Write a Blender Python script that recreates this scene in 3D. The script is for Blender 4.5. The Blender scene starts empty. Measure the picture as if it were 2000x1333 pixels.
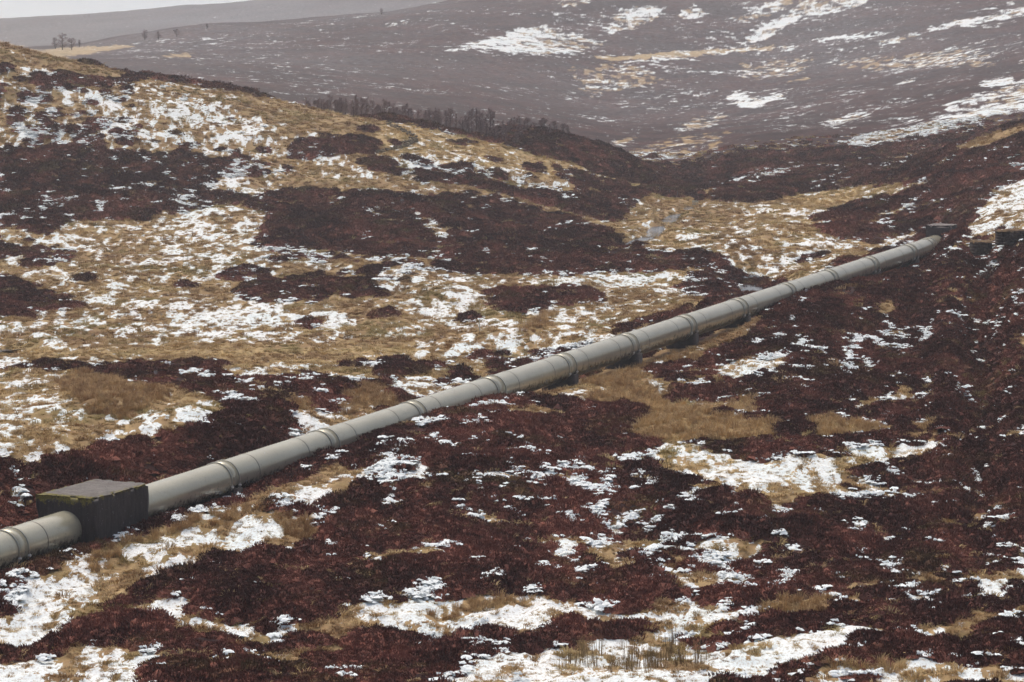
import bpy, math, random
import numpy as np
from mathutils import Vector, Matrix

# ------------------------------------------------------------------ camera, world, sun, exposure
scn = bpy.context.scene
col = scn.collection
F_PX = 5556.0                 # focal length in photo pixels (100 mm on 36 mm, 2000 px wide)
HORIZON = 75.0
CAM_Z = 27.0
PITCH = math.atan((666.5 - HORIZON) / F_PX)
cam_d = bpy.data.cameras.new("camera")
cam_d.lens = 100.0; cam_d.sensor_width = 36.0
cam_d.clip_start = 0.5; cam_d.clip_end = 30000.0
cam_d.dof.use_dof = True; cam_d.dof.focus_distance = 200.0; cam_d.dof.aperture_fstop = 4.5
cam = bpy.data.objects.new("camera", cam_d); col.objects.link(cam)
cam.location = (0, 0, CAM_Z)
cam.rotation_euler = (math.pi / 2 - PITCH, 0, 0)
scn.camera = cam

SUN_EL, SUN_AZ = 62.0, 335.0   # azimuth measured clockwise from +Y
world = bpy.data.worlds.new("World"); scn.world = world
world.use_nodes = True
wn = world.node_tree
sky = wn.nodes.new("ShaderNodeTexSky"); sky.sky_type = 'NISHITA'; sky.sun_disc = False
sky.sun_elevation = math.radians(SUN_EL); sky.sun_rotation = math.radians(SUN_AZ)
sky.air_density = 0.9; sky.dust_density = 7.0; sky.ozone_density = 1.2
wn.links.new(sky.outputs[0], wn.nodes["Background"].inputs[0])
wn.nodes["Background"].inputs[1].default_value = 0.13
sun_d = bpy.data.lights.new("sun", 'SUN'); sun_d.energy = 1.1; sun_d.angle = math.radians(35)
sun_d.color = (1.0, 0.93, 0.84)
sun = bpy.data.objects.new("sun", sun_d); col.objects.link(sun)
_az, _el = math.radians(SUN_AZ), math.radians(SUN_EL)
_sd = Vector((math.sin(_az) * math.cos(_el), math.cos(_az) * math.cos(_el), math.sin(_el)))
sun.rotation_euler = _sd.to_track_quat('Z', 'Y').to_euler()
scn.view_settings.view_transform = 'Standard'
scn.view_settings.look = 'None'
scn.view_settings.exposure = 0.22
scn.view_settings.gamma = 1.0
scn.cycles.max_bounces = 5
scn.cycles.diffuse_bounces = 2
scn.cycles.glossy_bounces = 2
scn.cycles.volume_bounces = 2
scn.cycles.transparent_max_bounces = 4
scn.cycles.use_denoising = True
rng = np.random.default_rng(7)
random.seed(7)

# ------------------------------------------------------------------ helpers
CP, SP = math.cos(PITCH), math.sin(PITCH)

def unproject(px, py, Y):
    """photo pixel + distance along world Y -> world point(s)"""
    px, py, Y = np.broadcast_arrays(np.asarray(px, float), np.asarray(py, float), np.asarray(Y, float))
    cx = (px - 1000.0) / F_PX; cy = (666.5 - py) / F_PX
    dy = CP + cy * SP; dz = -SP + cy * CP
    t = Y / dy
    return np.stack([cx * t, Y, CAM_Z + dz * t], -1)

def project(X, Y, Z):
    dep = Y * CP - (Z - CAM_Z) * SP
    up = Y * SP + (Z - CAM_Z) * CP
    return 1000.0 + F_PX * X / dep, 666.5 - F_PX * up / dep

def _hash(ix, iy, seed):
    h = (ix.astype(np.int64) * 374761393 + iy.astype(np.int64) * 668265263 + seed * 974634653) & 0xFFFFFFFF
    h = ((h ^ (h >> 13)) * 1274126177) & 0xFFFFFFFF
    h = h ^ (h >> 16)
    return (h & 0xFFFFFF).astype(np.float32) / float(0x7FFFFF) - 1.0

def vnoise(x, y, seed=0):
    x = np.asarray(x, float); y = np.asarray(y, float)
    ix = np.floor(x); iy = np.floor(y)
    fx = (x - ix).astype(np.float32); fy = (y - iy).astype(np.float32)
    fx = fx * fx * fx * (fx * (fx * 6 - 15) + 10); fy = fy * fy * fy * (fy * (fy * 6 - 15) + 10)
    a = _hash(ix, iy, seed); b = _hash(ix + 1, iy, seed)
    c = _hash(ix, iy + 1, seed); d = _hash(ix + 1, iy + 1, seed)
    return (a + (b - a) * fx) + ((c + (d - c) * fx) - (a + (b - a) * fx)) * fy

def fbm(x, y, seed=0, octaves=3, gain=0.5):
    s = 0; amp = 1.0; tot = 0
    c, sn = math.cos(0.6), math.sin(0.6)
    for o in range(octaves):
        s = s + amp * vnoise(x, y, seed + 17 * o); tot += amp
        x, y = (c * x - sn * y) * 2.03 + 3.1, (sn * x + c * y) * 2.03 - 1.7
        amp *= gain
    return s / tot

def sstep(a, b, x):
    t = np.clip((x - a) / (b - a), 0, 1)
    return t * t * (3 - 2 * t)

# ------------------------------------------------------------------ the pipeline's axis (needed by the terrain)
PIPE_R, FLANGE_R = 1.0, 1.062
PIPE_K, PIPE_VX = 478200.0, 3400.0
def pipe_Y(px): return PIPE_K / (PIPE_VX - np.asarray(px, float))
def pipe_axis(px):
    px = np.asarray(px, float)
    p = unproject(px, 1035.9 - 0.31547 * px, pipe_Y(px))
    p[..., 2] -= FLANGE_R
    return p
PA = pipe_axis(0.0); PB = pipe_axis(1775.0)
PD = (PB - PA) / np.linalg.norm(PB - PA)
def pipe_s(px): return float(np.dot(pipe_axis(px) - PA, PD))     # metres along the axis
S_END = pipe_s(1812.0)

# ------------------------------------------------------------------ terrain: profiles of ridges and hollows, then bumps
PXF = [-1500, 0, 160, 300, 455, 560, 655, 800, 900, 1000, 1110, 1240, 1345, 1450, 1550, 1650, 1720, 1780, 1850, 2000, 2600, 3400]
def pipe_ground(px):
    """(px, Y, z) of the ground under the pipe"""
    px = np.asarray(px, float)
    gap = np.interp(px, [0, 300, 450, 560, 900, 1000, 1110, 1420, 1540, 1660, 1720, 1850], [-.25, .2, .45, .15, .1, .45, .75, .7, .15, .1, .5, .6])
    a = pipe_axis(px)
    return a[..., 0], a[..., 1], a[..., 2] - PIPE_R - gap

def feat(rows):
    r = np.array(rows, float)
    p = unproject(r[:, 0], r[:, 1], r[:, 2])
    return p[:, 0] / p[:, 1], p[:, 1], p[:, 2]
def featz(rows):      # (a, Y, z) given directly
    r = np.array(rows, float); return r[:, 0], r[:, 1], r[:, 2]

FEATS = []
FEATS.append(featz([(-.8, 3, 25.2), (.8, 3, 25.2)]))
FEATS.append(featz([(-.8, 30, 17.5), (.8, 30, 18.5)]))
FEATS.append(featz([(-.8, 70, 7), (.8, 70, 9)]))
FEATS.append(feat([(-3000, 1380, 112), (0, 1350, 116), (1000, 1345, 117), (2000, 1345, 118), (5000, 1300, 122)]))
# near edge of the pipe's strip: where the photo shows the pipe's foot against the ground
_c = [(-600, 1290), (0, 1133), (100, 1100), (160, 1080), (300, 1028), (380, 1003), (455, 985), (560, 925), (655, 886), (800, 822), (900, 796), (1000, 776),
      (1110, 759), (1240, 723), (1345, 683), (1450, 637), (1550, 584), (1620, 560), (1680, 548), (1780, 524), (1812, 510), (1832, 492), (1846, 466), (1860, 452)]
rows = [(x, y, float(pipe_Y(x)) - 4.0) for x, y in _c] + [(1900, 434, 311), (2000, 402, 315), (2600, 300, 320), (4500, 100, 322)]
rows = [(-3000, 1380, 113.5)] + [(x, y, max(Y, 118.5)) for x, y, Y in rows]
FEATS.append(feat(rows))
_px = np.array([-600, 0, 150, 300, 455, 560, 655, 800, 900, 1000, 1110, 1240, 1345, 1450, 1550, 1650, 1720, 1780, 1840], float)
gx, gy, gz = pipe_ground(_px)
ga = np.concatenate([[-.8], gx / gy, [.2, .3, .8]]); gY = np.concatenate([[121], np.maximum(gy, 121), [322, 326, 330]]); gzz = np.concatenate([[gz[0] + .3], gz, [9.5, 13, 24]])
FEATS.append((ga, gY, gzz))
FEATS.append(feat([(-3000, 1100, 140), (-600, 985, 142), (0, 893, 157), (200, 850, 168), (380, 808, 176), (540, 800, 184), (700, 800, 192), (850, 765, 206), (1000, 735, 218),
                   (1150, 690, 232), (1300, 645, 247), (1450, 592, 266), (1600, 540, 291), (1750, 500, 314), (1850, 462, 328), (1950, 412, 334), (2100, 372, 338), (4500, 60, 340)]))
FEATS.append(feat([(-3000, 720, 230), (0, 692, 238), (400, 695, 238), (800, 680, 246), (1000, 652, 256), (1200, 612, 271), (1400, 572, 294), (1500, 548, 308), (1600, 522, 318), (1750, 485, 338),
                   (1850, 450, 350), (1950, 402, 352), (2100, 358, 354), (4500, 20, 356)]))
FEATS.append(feat([(-3000, 500, 300), (0, 545, 312), (400, 560, 302), (800, 530, 312), (1100, 502, 332), (1215, 474, 354), (1320, 480, 345), (1400, 478, 345), (1500, 440, 362), (1700, 425, 378),
                   (1800, 415, 378), (1900, 390, 372), (2000, 370, 368), (2400, 290, 368), (4500, 0, 368)]))
FEATS.append(feat([(-3000, 260, 390), (0, 335, 400), (400, 385, 392), (700, 392, 395), (900, 402, 395), (1100, 425, 392), (1200, 440, 392), (1300, 427, 400), (1357, 396, 426), (1400, 387, 438), (1500, 378, 446),
                   (1650, 378, 446), (1800, 335, 424), (1900, 303, 412), (2000, 297, 400), (2400, 190, 400), (4500, -120, 400)]))
FEATS.append(feat([(-3000, -150, 500), (-500, 10, 480), (0, 82, 480), (120, 112, 480), (240, 144, 480), (400, 168, 484), (500, 189, 486), (600, 209, 488), (740, 236, 490), (800, 245, 490), (880, 263, 490),
                   (960, 282, 486), (1040, 302, 482), (1150, 336, 476), (1250, 364, 470), (1350, 386, 455), (1400, 374, 470), (1500, 350, 484), (1650, 348, 480), (1750, 336, 466), (1800, 320, 446),
                   (1830, 304, 442), (1900, 272, 437), (2000, 242, 432), (2400, 110, 432), (4500, -200, 432)]))
FEATS.append(feat([(-3000, -120, 540), (-500, 40, 530), (0, 110, 530), (240, 165, 530), (500, 205, 530), (740, 246, 534), (880, 270, 534), (940, 271, 534), (1000, 260, 530), (1060, 259, 528),
                   (1120, 271, 526), (1180, 291, 522), (1250, 322, 515), (1300, 346, 505), (1350, 365, 495), (1400, 358, 500), (1500, 328, 520), (1650, 325, 520), (1750, 316, 512), (1800, 320, 500), (1900, 305, 490), (2000, 275, 490), (2400, 160, 490), (4500, -150, 490)]))
FEATS.append(feat([(-3000, 60, 620), (0, 205, 620), (500, 240, 620), (800, 272, 612), (1000, 292, 600), (1200, 326, 570), (1350, 345, 545), (1420, 318, 570), (1500, 290, 600), (1650, 284, 600), (1750, 274, 600), (1850, 258, 600), (2000, 238, 600), (2400, 150, 600), (4500, -100, 600)]))
FEATS.append(feat([(-3000, 60, 800), (0, 128, 800), (300, 132, 810), (600, 152, 800), (900, 190, 780), (1200, 248, 760), (1400, 245, 750), (1600, 212, 760), (1800, 178, 760), (2000, 142, 760), (2400, 60, 760), (4500, -200, 760)]))
FEATS.append(feat([(-3000, 70, 950), (0, 112, 950), (150, 110, 950), (300, 98, 950), (600, 92, 970), (900, 95, 970), (1200, 135, 950), (1500, 132, 950), (1800, 92, 950), (2000, 60, 950), (2400, -20, 950), (4500, -260, 950)]))
FEATS.append(feat([(-3000, 130, 1150), (0, 96, 1150), (150, 87, 1150), (230, 72, 1150), (300, 62, 1150), (400, 51, 1160), (500, 50, 1170), (620, 41, 1180), (750, 27, 1200), (880, 0, 1240), (1000, -30, 1280), (1300, -90, 1350), (1600, -130, 1400), (2000, -190, 1400), (2400, -250, 1400), (4500, -400, 1400)]))
FEATS.append(feat([(-3000, 130, 1600), (0, 108, 1600), (300, 88, 1600), (500, 78, 1600), (880, 30, 1650), (1200, -30, 1700), (2000, -150, 1750), (4500, -300, 1750)]))
FEATS.append(feat([(-3000, 140, 2300), (-600, 92, 2300), (0, 47, 2300), (130, 37, 2300), (300, 24, 2300), (520, 1, 2300), (700, -20, 2300), (1000, -60, 2300), (2000, -180, 2300), (4500, -250, 2300)]))
FEATS.append(feat([(-3000, 90, 3400), (0, 70, 3400), (600, 40, 3400), (2000, -60, 3400), (4500, -60, 3400)]))
FEATS.append(feat([(-3000, -150, 6500), (0, -150, 6500), (300, -190, 6500), (900, -170, 6500), (2000, -260, 6500), (4500, -200, 6500)]))
FEATS.append(featz([(-.8, 8500, 260), (.8, 8500, 260)]))

TA = np.linspace(-0.7, 0.7, 1401)
TL = np.arange(math.log(4.0), math.log(8400.0), 0.003)
def pchip(xk, yk, x):
    h = np.diff(xk); d = np.diff(yk) / h
    m = np.zeros_like(yk)
    w1 = 2 * h[1:] + h[:-1]; w2 = h[1:] + 2 * h[:-1]
    with np.errstate(divide='ignore', invalid='ignore'):
        mm = (w1 + w2) / (w1 / d[:-1] + w2 / d[1:])
    m[1:-1] = np.where(d[:-1] * d[1:] > 0, mm, 0)
    m[0] = d[0]; m[-1] = d[-1]
    i = np.clip(np.searchsorted(xk, x) - 1, 0, len(xk) - 2)
    t = (x - xk[i]) / h[i]
    return ((1 + 2 * t) * (1 - t) ** 2) * yk[i] + t * (1 - t) ** 2 * h[i] * m[i] + t * t * (3 - 2 * t) * yk[i + 1] + t * t * (t - 1) * h[i] * m[i + 1]
KY = np.stack([np.interp(TA, f[0], f[1]) for f in FEATS], 1)
KZ = np.stack([np.interp(TA, f[0], f[2]) for f in FEATS], 1)
TABLE = np.empty((len(TA), len(TL)), np.float32)
_yy = np.exp(TL)
for i in range(len(TA)):
    TABLE[i] = pchip(KY[i], KZ[i], _yy)
for _ in range(14):   # soften the creases between profiles
    TABLE[1:-1] = .25 * TABLE[:-2] + .5 * TABLE[1:-1] + .25 * TABLE[2:]

def base_z(X, Y):
    u = (np.clip(X / Y, -.699, .699) - TA[0]) / (TA[1] - TA[0]); v = np.clip((np.log(np.maximum(Y, 4.01)) - TL[0]) / 0.003, 0, len(TL) - 1.01)
    i = u.astype(int); j = v.astype(int); fu = u - i; fv = v - j
    return (TABLE[i, j] * (1 - fu) + TABLE[i + 1, j] * fu) * (1 - fv) + (TABLE[i, j + 1] * (1 - fu) + TABLE[i + 1, j + 1] * fu) * fv

STREAM = []     # filled below: carved courses
def pipe_dist(X, Y):
    """signed lateral distance from the pipe (positive on the far/left side), and metres along it"""
    dx, dy = X - PA[0], Y - PA[1]
    hd = PD[:2] / np.linalg.norm(PD[:2])
    return -dx * hd[1] + dy * hd[0], dx * hd[0] + dy * hd[1]

def ground_z(X, Y, fine=True):
    X = np.asarray(X, float); Y = np.asarray(Y, float)
    z = base_z(X, Y).astype(float)
    d, s = pipe_dist(X, Y)
    near = np.abs(d); keep = sstep(1.2, 5.0, near) * .85 + .15
    keep = np.where((s > -30) & (s < S_END + 8), keep, 1.0)
    z = z + keep * (0.8 * fbm(X / 17, Y / 26, 3, 2) + 0.62 * fbm(X / 6.5, Y / 9, 5, 2)) * sstep(60, 110, Y) * (1 - .6 * sstep(500, 900, Y))
    z = z + 2.2 * fbm(X / 90, Y / 110, 9, 2, .4) * sstep(560, 900, Y) + 6 * fbm(X / 260, Y / 300, 19, 3) * sstep(1300, 2400, Y)
    for pts, w, depth in STREAM:
        m = (Y > pts[:, 1].min() - 12) & (Y < pts[:, 1].max() + 12)
        if not m.any(): continue
        dd = np.full(X.shape, 1e9)
        xm, ym = X[m], Y[m]; best = np.full(xm.shape, 1e9)
        for k in range(len(pts) - 1):
            a, b = pts[k, :2], pts[k + 1, :2]; ab = b - a
            t = np.clip(((xm - a[0]) * ab[0] + (ym - a[1]) * ab[1]) / (ab @ ab), 0, 1)
            best = np.minimum(best, np.hypot(xm - a[0] - t * ab[0], ym - a[1] - t * ab[1]))
        dd[m] = best
        z = z - depth * (1 - sstep(w * .5, w * 2.6, dd))
    if fine:
        b = bump(X, Y)
        z = z + keep * b * (1 - sstep(350, 700, Y))
    return z

def bump(X, Y):
    """tussocks: rounded humps between narrow hollows"""
    n = vnoise(X / 1.15, Y / 1.5, 31); n2 = vnoise(X / .55, Y / .8, 37)
    n3 = vnoise(X / .8 + Y / 2.1, Y / 1.1 - X / 3, 39)
    return (0.2 * (1 - np.abs(n)) - 0.14 + 0.07 * n2 + .06 * n3) * (1 - .6 * sstep(290, 400, Y))

def at(px, py, y0=60, y1=3000, skip=None):
    """first point of the ground under a photo pixel"""
    Ys = np.exp(np.arange(math.log(y0), math.log(y1), 0.0008))
    p = unproject(px, py, Ys)
    g = ground_z(p[:, 0], p[:, 1])
    h = np.nonzero(p[:, 2] < g)[0]
    i = h[0] if len(h) else len(Ys) - 1
    return np.array([p[i, 0], p[i, 1], g[i]])

def stream_course(pixels, w, depth, Yhint):
    pts = []
    for (x, y), Y in zip(pixels, Yhint):
        pts.append(at(x, y, Y - 45, Y + 45))
    pts = np.array(pts)
    pts[:, 2] = np.minimum.accumulate(pts[::-1, 2])[::-1] if pts[0, 2] < pts[-1, 2] else np.minimum.accumulate(pts[:, 2])
    return pts, w, depth
s1 = stream_course([(1205, 480), (1240, 466), (1274, 454), (1281, 440), (1302, 431), (1312, 420), (1338, 408), (1347, 399), (1362, 389), (1372, 381)], 1.0, .8,
                   [352, 360, 369, 384, 393, 405, 418, 428, 442, 450])
s2 = stream_course([(1425, 522), (1452, 532), (1470, 545), (1492, 560), (1500, 575)], 1.9, .5, [330, 322, 314, 305, 298])
s3 = stream_course([(-120, 684), (-40, 683), (5, 683), (34, 680)], 1.5, .35, [242, 243, 243, 244])
STREAM += [s1, s2, s3]

# ------------------------------------------------------------------ what grows where: patches drawn as outlines, laid on the ground
GX0, GY0, GSTEP = -300.0, -100.0, 2.0
GW, GH = 1300, 760
mH = np.full((GH, GW), .9, np.float32); mS = np.full((GH, GW), .12, np.float32)
mT = np.full((GH, GW), .5, np.float32); mL = np.zeros((GH, GW), np.float32); mR = np.zeros((GH, GW), np.float32)
def patch(pts, H=None, S=None, T=None, L=None, R=None):
    p = np.array(pts, float); gx = (p[:, 0] - GX0) / GSTEP; gy = (p[:, 1] - GY0) / GSTEP
    x0, x1 = int(max(gx.min() - 1, 0)), int(min(gx.max() + 2, GW)); y0, y1 = int(max(gy.min() - 1, 0)), int(min(gy.max() + 2, GH))
    if x1 <= x0 or y1 <= y0: return
    xx, yy = np.meshgrid(np.arange(x0, x1) + .5, np.arange(y0, y1) + .5)
    ins = np.zeros(xx.shape, bool)
    n = len(p)
    for i in range(n):
        ax, ay, bx, by = gx[i], gy[i], gx[(i + 1) % n], gy[(i + 1) % n]
        if ay == by: continue
        c = ((ay > yy) != (by > yy)) & (xx < (bx - ax) * (yy - ay) / (by - ay) + ax)
        ins ^= c
    for m, v in ((mH, H), (mS, S), (mT, T), (mL, L), (mR, R)):
        if v is not None:
            m[y0:y1, x0:x1][ins] = v
def heath(pts, S=.05): patch(pts, H=1.0, S=S, L=0)
def grass(pts, S=.1, T=.5, L=.25): patch(pts, H=.0, S=S, T=T, L=L)
def tall(pts, S=.05, T=.75): patch(pts, H=0, S=S, T=T, L=1.0)
# -- far hillsides (beyond the ridge): dark heather with strips of snow
patch([(-300, -100), (2300, -100), (2300, 420), (1300, 420), (-300, 420)], H=.95, S=.10, T=.5)
patch([(-300, -100), (1000, -100), (880, 0), (620, 42), (400, 50), (300, 62), (150, 87), (-300, 120)], H=.93, S=.03, T=.6)
for p, s in [([(870, 97), (930, 82), (1000, 60), (1070, 48), (1075, 56), (1010, 88), (940, 98)], .52), ([(945, 96), (1050, 72), (1080, 55), (1180, 85), (1130, 102), (1040, 106), (1000, 108)], .46),
             ([(1000, 108), (1080, 95), (1180, 80), (1185, 92), (1100, 104)], .45),
             ([(1180, 62), (1260, 12), (1300, 12), (1295, 32), (1230, 58), (1190, 72)], .5), ([(1330, 20), (1360, 8), (1385, 26), (1355, 40), (1335, 36)], .62), ([(1440, 84), (1500, 40), (1560, 16), (1580, 24), (1520, 62), (1470, 92)], .5),
             ([(1420, 42), (1500, 5), (1560, -10), (1540, 14), (1460, 44)], .42), ([(1560, 0), (1690, -10), (1690, 8), (1640, 22), (1570, 32)], .56), ([(1800, 56), (1880, 36), (1960, 22), (2030, 10), (2030, 22), (1900, 50), (1830, 62)], .62),
             ([(1590, 75), (1660, 66), (1720, 60), (1716, 72), (1640, 78), (1600, 84)], .4), ([(1720, 80), (1800, 62), (1810, 70), (1730, 88)], .36), ([(1060, -10), (1200, -20), (1150, 10), (1100, 16)], .45), ([(1270, 110), (1380, 106), (1420, 100), (1420, 110), (1330, 118), (1270, 118)], .5),
             ([(1520, 92), (1560, 84), (1540, 104)], .5), ([(1180, 40), (1240, 8), (1250, 16), (1200, 50)], .3), ([(1440, 120), (1600, 108), (1560, 150), (1450, 160)], .22), ([(1600, 120), (1900, 90), (1950, 130), (1700, 140)], .2),
             ([(1424, 182), (1450, 176), (1470, 194), (1520, 182), (1524, 192), (1470, 212), (1440, 208)], .56), ([(1170, 158), (1210, 146), (1242, 142), (1236, 154), (1200, 170), (1176, 168)], .52),
             ([(1340, 240), (1380, 226), (1430, 220), (1400, 244), (1320, 262)], .34), ([(1640, 276), (1700, 262), (1760, 250), (1850, 228), (1990, 192), (2060, 170), (2060, 200), (1900, 240), (1850, 256), (1700, 292), (1655, 290)], .5),
             ([(1840, 206), (1900, 184), (1960, 168), (2060, 140), (2060, 180), (1960, 196), (1860, 222)], .46), ([(1606, 240), (1640, 228), (1700, 218), (1690, 230), (1630, 246)], .46), ([(1910, 156), (1980, 148), (1985, 162), (1920, 170)], .62), ([(1985, 118), (2030, 110), (2030, 124), (1988, 126)], .55),
             ([(1760, 156), (1800, 150), (1796, 158), (1764, 164)], .45), ([(1440, 350), (1500, 338), (1570, 322), (1560, 336), (1470, 360), (1440, 362)], .5), ([(1600, 345), (1640, 330), (1700, 322), (1690, 332), (1620, 350)], .45), ([(1700, 310), (1830, 280), (1850, 300), (1720, 330)], .24),
             ([(755, 48), (785, 40), (806, 37), (800, 46), (766, 54)], .48), ([(530, 132), (560, 124), (555, 132), (535, 136)], .4), ([(1150, 320), (1300, 270), (1420, 255), (1400, 300), (1260, 330)], .2), ([(1190, 280), (1240, 262), (1260, 270), (1200, 292)], .3), ([(1100, 130), (1250, 120), (1300, 160), (1150, 190)], .16)]:
    patch(p, H=.55, S=min(.85, s * 1.4), T=.5)
patch([(1150, 112), (1290, 104), (1420, 98), (1520, 90), (1500, 98), (1400, 106), (1300, 112), (1200, 120)], H=.1, S=.12, T=.9)
patch([(1530, 160), (1580, 150), (1570, 158), (1540, 164)], H=.2, S=.3, T=.8)
patch([(60, 100), (140, 92), (230, 88), (280, 86), (210, 100), (160, 108), (110, 112)], H=.1, S=.04, T=.8)
patch([(320, 106), (380, 104), (370, 112), (320, 112)], H=.2, S=.05, T=.7)
# -- heather lobe behind the grass ridge
heath([(860, 262), (940, 276), (1000, 258), (1060, 257), (1120, 269), (1180, 289), (1250, 320), (1300, 344), (1360, 366), (1330, 374), (1240, 366), (1150, 338), (1040, 304), (960, 284)], .04)
# -- left hill
patch([(-300, -10), (0, 80), (240, 143), (500, 187), (740, 235), (800, 243), (880, 262), (960, 280), (1040, 300), (1150, 334), (1250, 362), (1360, 384), (1240, 470), (1000, 560), (0, 600), (-300, 600)], H=.35, S=.36, T=.5)
patch([(-300, 90), (0, 122), (200, 140), (400, 172), (620, 232), (640, 292), (500, 302), (300, 282), (100, 292), (-300, 285)], H=.44, S=.40, T=.5)
patch([(270, 150), (400, 170), (520, 215), (640, 250), (560, 290), (400, 285), (250, 240)], H=.22, S=.46, T=.5)
patch([(-300, 285), (60, 296), (150, 280), (300, 300), (480, 310), (520, 330), (390, 368), (262, 436), (150, 452), (90, 450), (-300, 440)], H=.86, S=.20, T=.5)
grass([(-300, -10), (0, 80), (120, 112), (240, 143), (232, 152), (100, 138), (0, 122), (-300, 80)], .06, .45)
heath([(180, 148), (300, 152), (240, 160), (100, 172), (60, 160), (120, 146)], .12)
grass([(390, 168), (500, 187), (640, 216), (740, 235), (800, 243), (900, 268), (860, 300), (740, 292), (640, 262), (560, 258), (480, 222)], .10, .5)
grass([(740, 240), (800, 243), (880, 262), (960, 280), (1040, 300), (1150, 334), (1250, 362), (1240, 374), (1160, 358), (1080, 345), (960, 330), (820, 312), (740, 296)], .22, .8)
patch([(820, 246), (870, 258), (905, 272), (880, 272), (830, 256)], S=.5)
for p in ([(880, 275), (925, 280), (920, 286), (890, 282)], [(925, 300), (960, 306), (990, 318), (960, 316)], [(1020, 322), (1060, 330), (1070, 340), (1030, 334)], [(780, 298), (810, 304), (850, 318), (830, 320), (800, 312)], [(870, 320), (915, 322), (920, 334), (880, 334)]):
    heath(p)
heath([(560, 300), (575, 286), (620, 276), (650, 262), (700, 268), (740, 280), (752, 290), (720, 302), (640, 306), (565, 308)], .06)
heath([(690, 250), (725, 252), (735, 262), (700, 260)]); heath([(755, 270), (775, 278), (778, 286), (760, 280)])
patch([(570, 330), (590, 316), (640, 310), (720, 314), (770, 330), (740, 356), (690, 356), (600, 350)], H=.0, S=.5, T=.55)
heath([(700, 318), (730, 310), (760, 312), (768, 328), (755, 340), (730, 336)], .05)
grass([(420, 350), (560, 340), (700, 352), (800, 366), (820, 378), (640, 370), (500, 372)], .16, .5)
patch([(430, 358), (470, 356), (480, 372), (440, 376)], H=0, S=.62)
heath([(480, 398), (500, 384), (640, 368), (720, 372), (800, 380), (900, 384), (950, 390), (1050, 410), (1130, 430), (1190, 446), (1204, 470), (1190, 500), (1000, 512), (850, 502), (700, 492), (560, 482), (505, 470), (530, 420)], .07)
heath([(800, 334), (830, 326), (900, 336), (960, 352), (1000, 370), (1100, 380), (1230, 384), (1312, 396), (1330, 404), (1270, 420), (1190, 434), (1100, 412), (960, 388), (830, 356)], .05)
heath([(1060, 320), (1160, 344), (1240, 368), (1330, 380), (1240, 380), (1130, 366)], .12)
grass([(820, 356), (900, 370), (1000, 392), (1130, 428), (1200, 448), (1190, 440), (1100, 408), (980, 380), (880, 352)], .15, .55)
patch([(800, 404), (822, 402), (836, 432), (814, 436)], H=0, S=.75); patch([(840, 430), (890, 448), (860, 470), (830, 450)], H=.4, S=.4)
patch([(330, 398), (420, 400), (480, 400), (520, 440), (500, 470), (460, 520), (420, 500), (340, 450), (300, 425)], H=.05, S=.52, T=.5)
heath([(300, 410), (360, 390), (440, 376), (480, 390), (420, 404), (330, 424)], .12)
# -- the boggy plain
patch([(-300, 460), (60, 470), (300, 440), (340, 450), (460, 520), (640, 560), (900, 540), (1340, 520), (1400, 570), (1240, 640), (1000, 680), (820, 700), (-300, 700)], H=.06, S=.46, T=.5)
patch([(150, 430), (300, 425), (440, 520), (430, 560), (300, 580), (160, 560), (60, 520), (40, 480)], H=.08, S=.5, T=.55)
grass([(120, 500), (260, 470), (300, 500), (240, 540), (140, 540)], .22, .45)
patch([(350, 612), (480, 590), (560, 590), (610, 640), (500, 668), (380, 668)], H=0, S=.70)
patch([(740, 565), (860, 545), (950, 536), (1000, 556), (1000, 604), (900, 634), (800, 604)], H=0, S=.60)
patch([(930, 535), (1300, 530), (1340, 560), (1200, 594), (1120, 606), (1040, 580)], H=0, S=.58)
patch([(1200, 560), (1330, 570), (1400, 578), (1340, 606), (1180, 600)], H=0, S=.45)
heath([(-300, 540), (0, 540), (60, 550), (100, 570), (165, 592), (130, 606), (60, 616), (-300, 640)], .06)
heath([(-300, 465), (0, 468), (30, 474), (40, 500), (-300, 510)], .1); heath([(40, 490), (110, 478), (145, 492), (110, 516), (50, 520)], .1); heath([(140, 538), (170, 536), (172, 546), (145, 548)])
heath([(455, 562), (540, 540), (600, 548), (640, 568), (652, 584), (560, 592), (480, 582)], .06); heath([(640, 556), (690, 545), (720, 550), (744, 574), (690, 578)], .05)
patch([(435, 530), (520, 520), (560, 545), (450, 552)], H=.75, S=.2)
heath([(935, 568), (1000, 560), (1040, 556), (1082, 580), (1072, 606), (1000, 612), (960, 594)], .05); heath([(1050, 572), (1080, 560), (1140, 558), (1172, 582), (1130, 594), (1080, 590)], .05)
heath([(910, 610), (945, 606), (950, 622), (915, 622)], .05); heath([(725, 605), (760, 600), (782, 616), (735, 620)], .05); heath([(580, 620), (600, 616), (612, 634), (590, 634)], .05); heath([(350, 548), (390, 552), (395, 562), (355, 560)], .08)
heath([(840, 518), (900, 508), (1000, 508), (1120, 500), (1240, 500), (1320, 494), (1380, 496), (1420, 512), (1440, 532), (1400, 526), (1200, 532), (1000, 536), (880, 532)], .05)
heath([(1290, 470), (1350, 478), (1385, 492), (1300, 494), (1250, 484)], .1)
heath([(1330, 556), (1360, 540), (1420, 528), (1450, 550), (1484, 574), (1430, 584), (1350, 572)], .14)
grass([(1340, 520), (1400, 522), (1440, 540), (1350, 534)], .2, .7)
grass([(-300, 668), (20, 668), (400, 672), (640, 664), (800, 660), (836, 692), (700, 706), (500, 712), (300, 694), (100, 694), (-300, 700)], .10, .6)
grass([(0, 640), (300, 640), (330, 660), (250, 672), (120, 668), (0, 660)], .4, .3)
patch([(0, 645), (60, 636), (120, 662), (40, 672), (0, 670)], S=.55, H=0)
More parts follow.
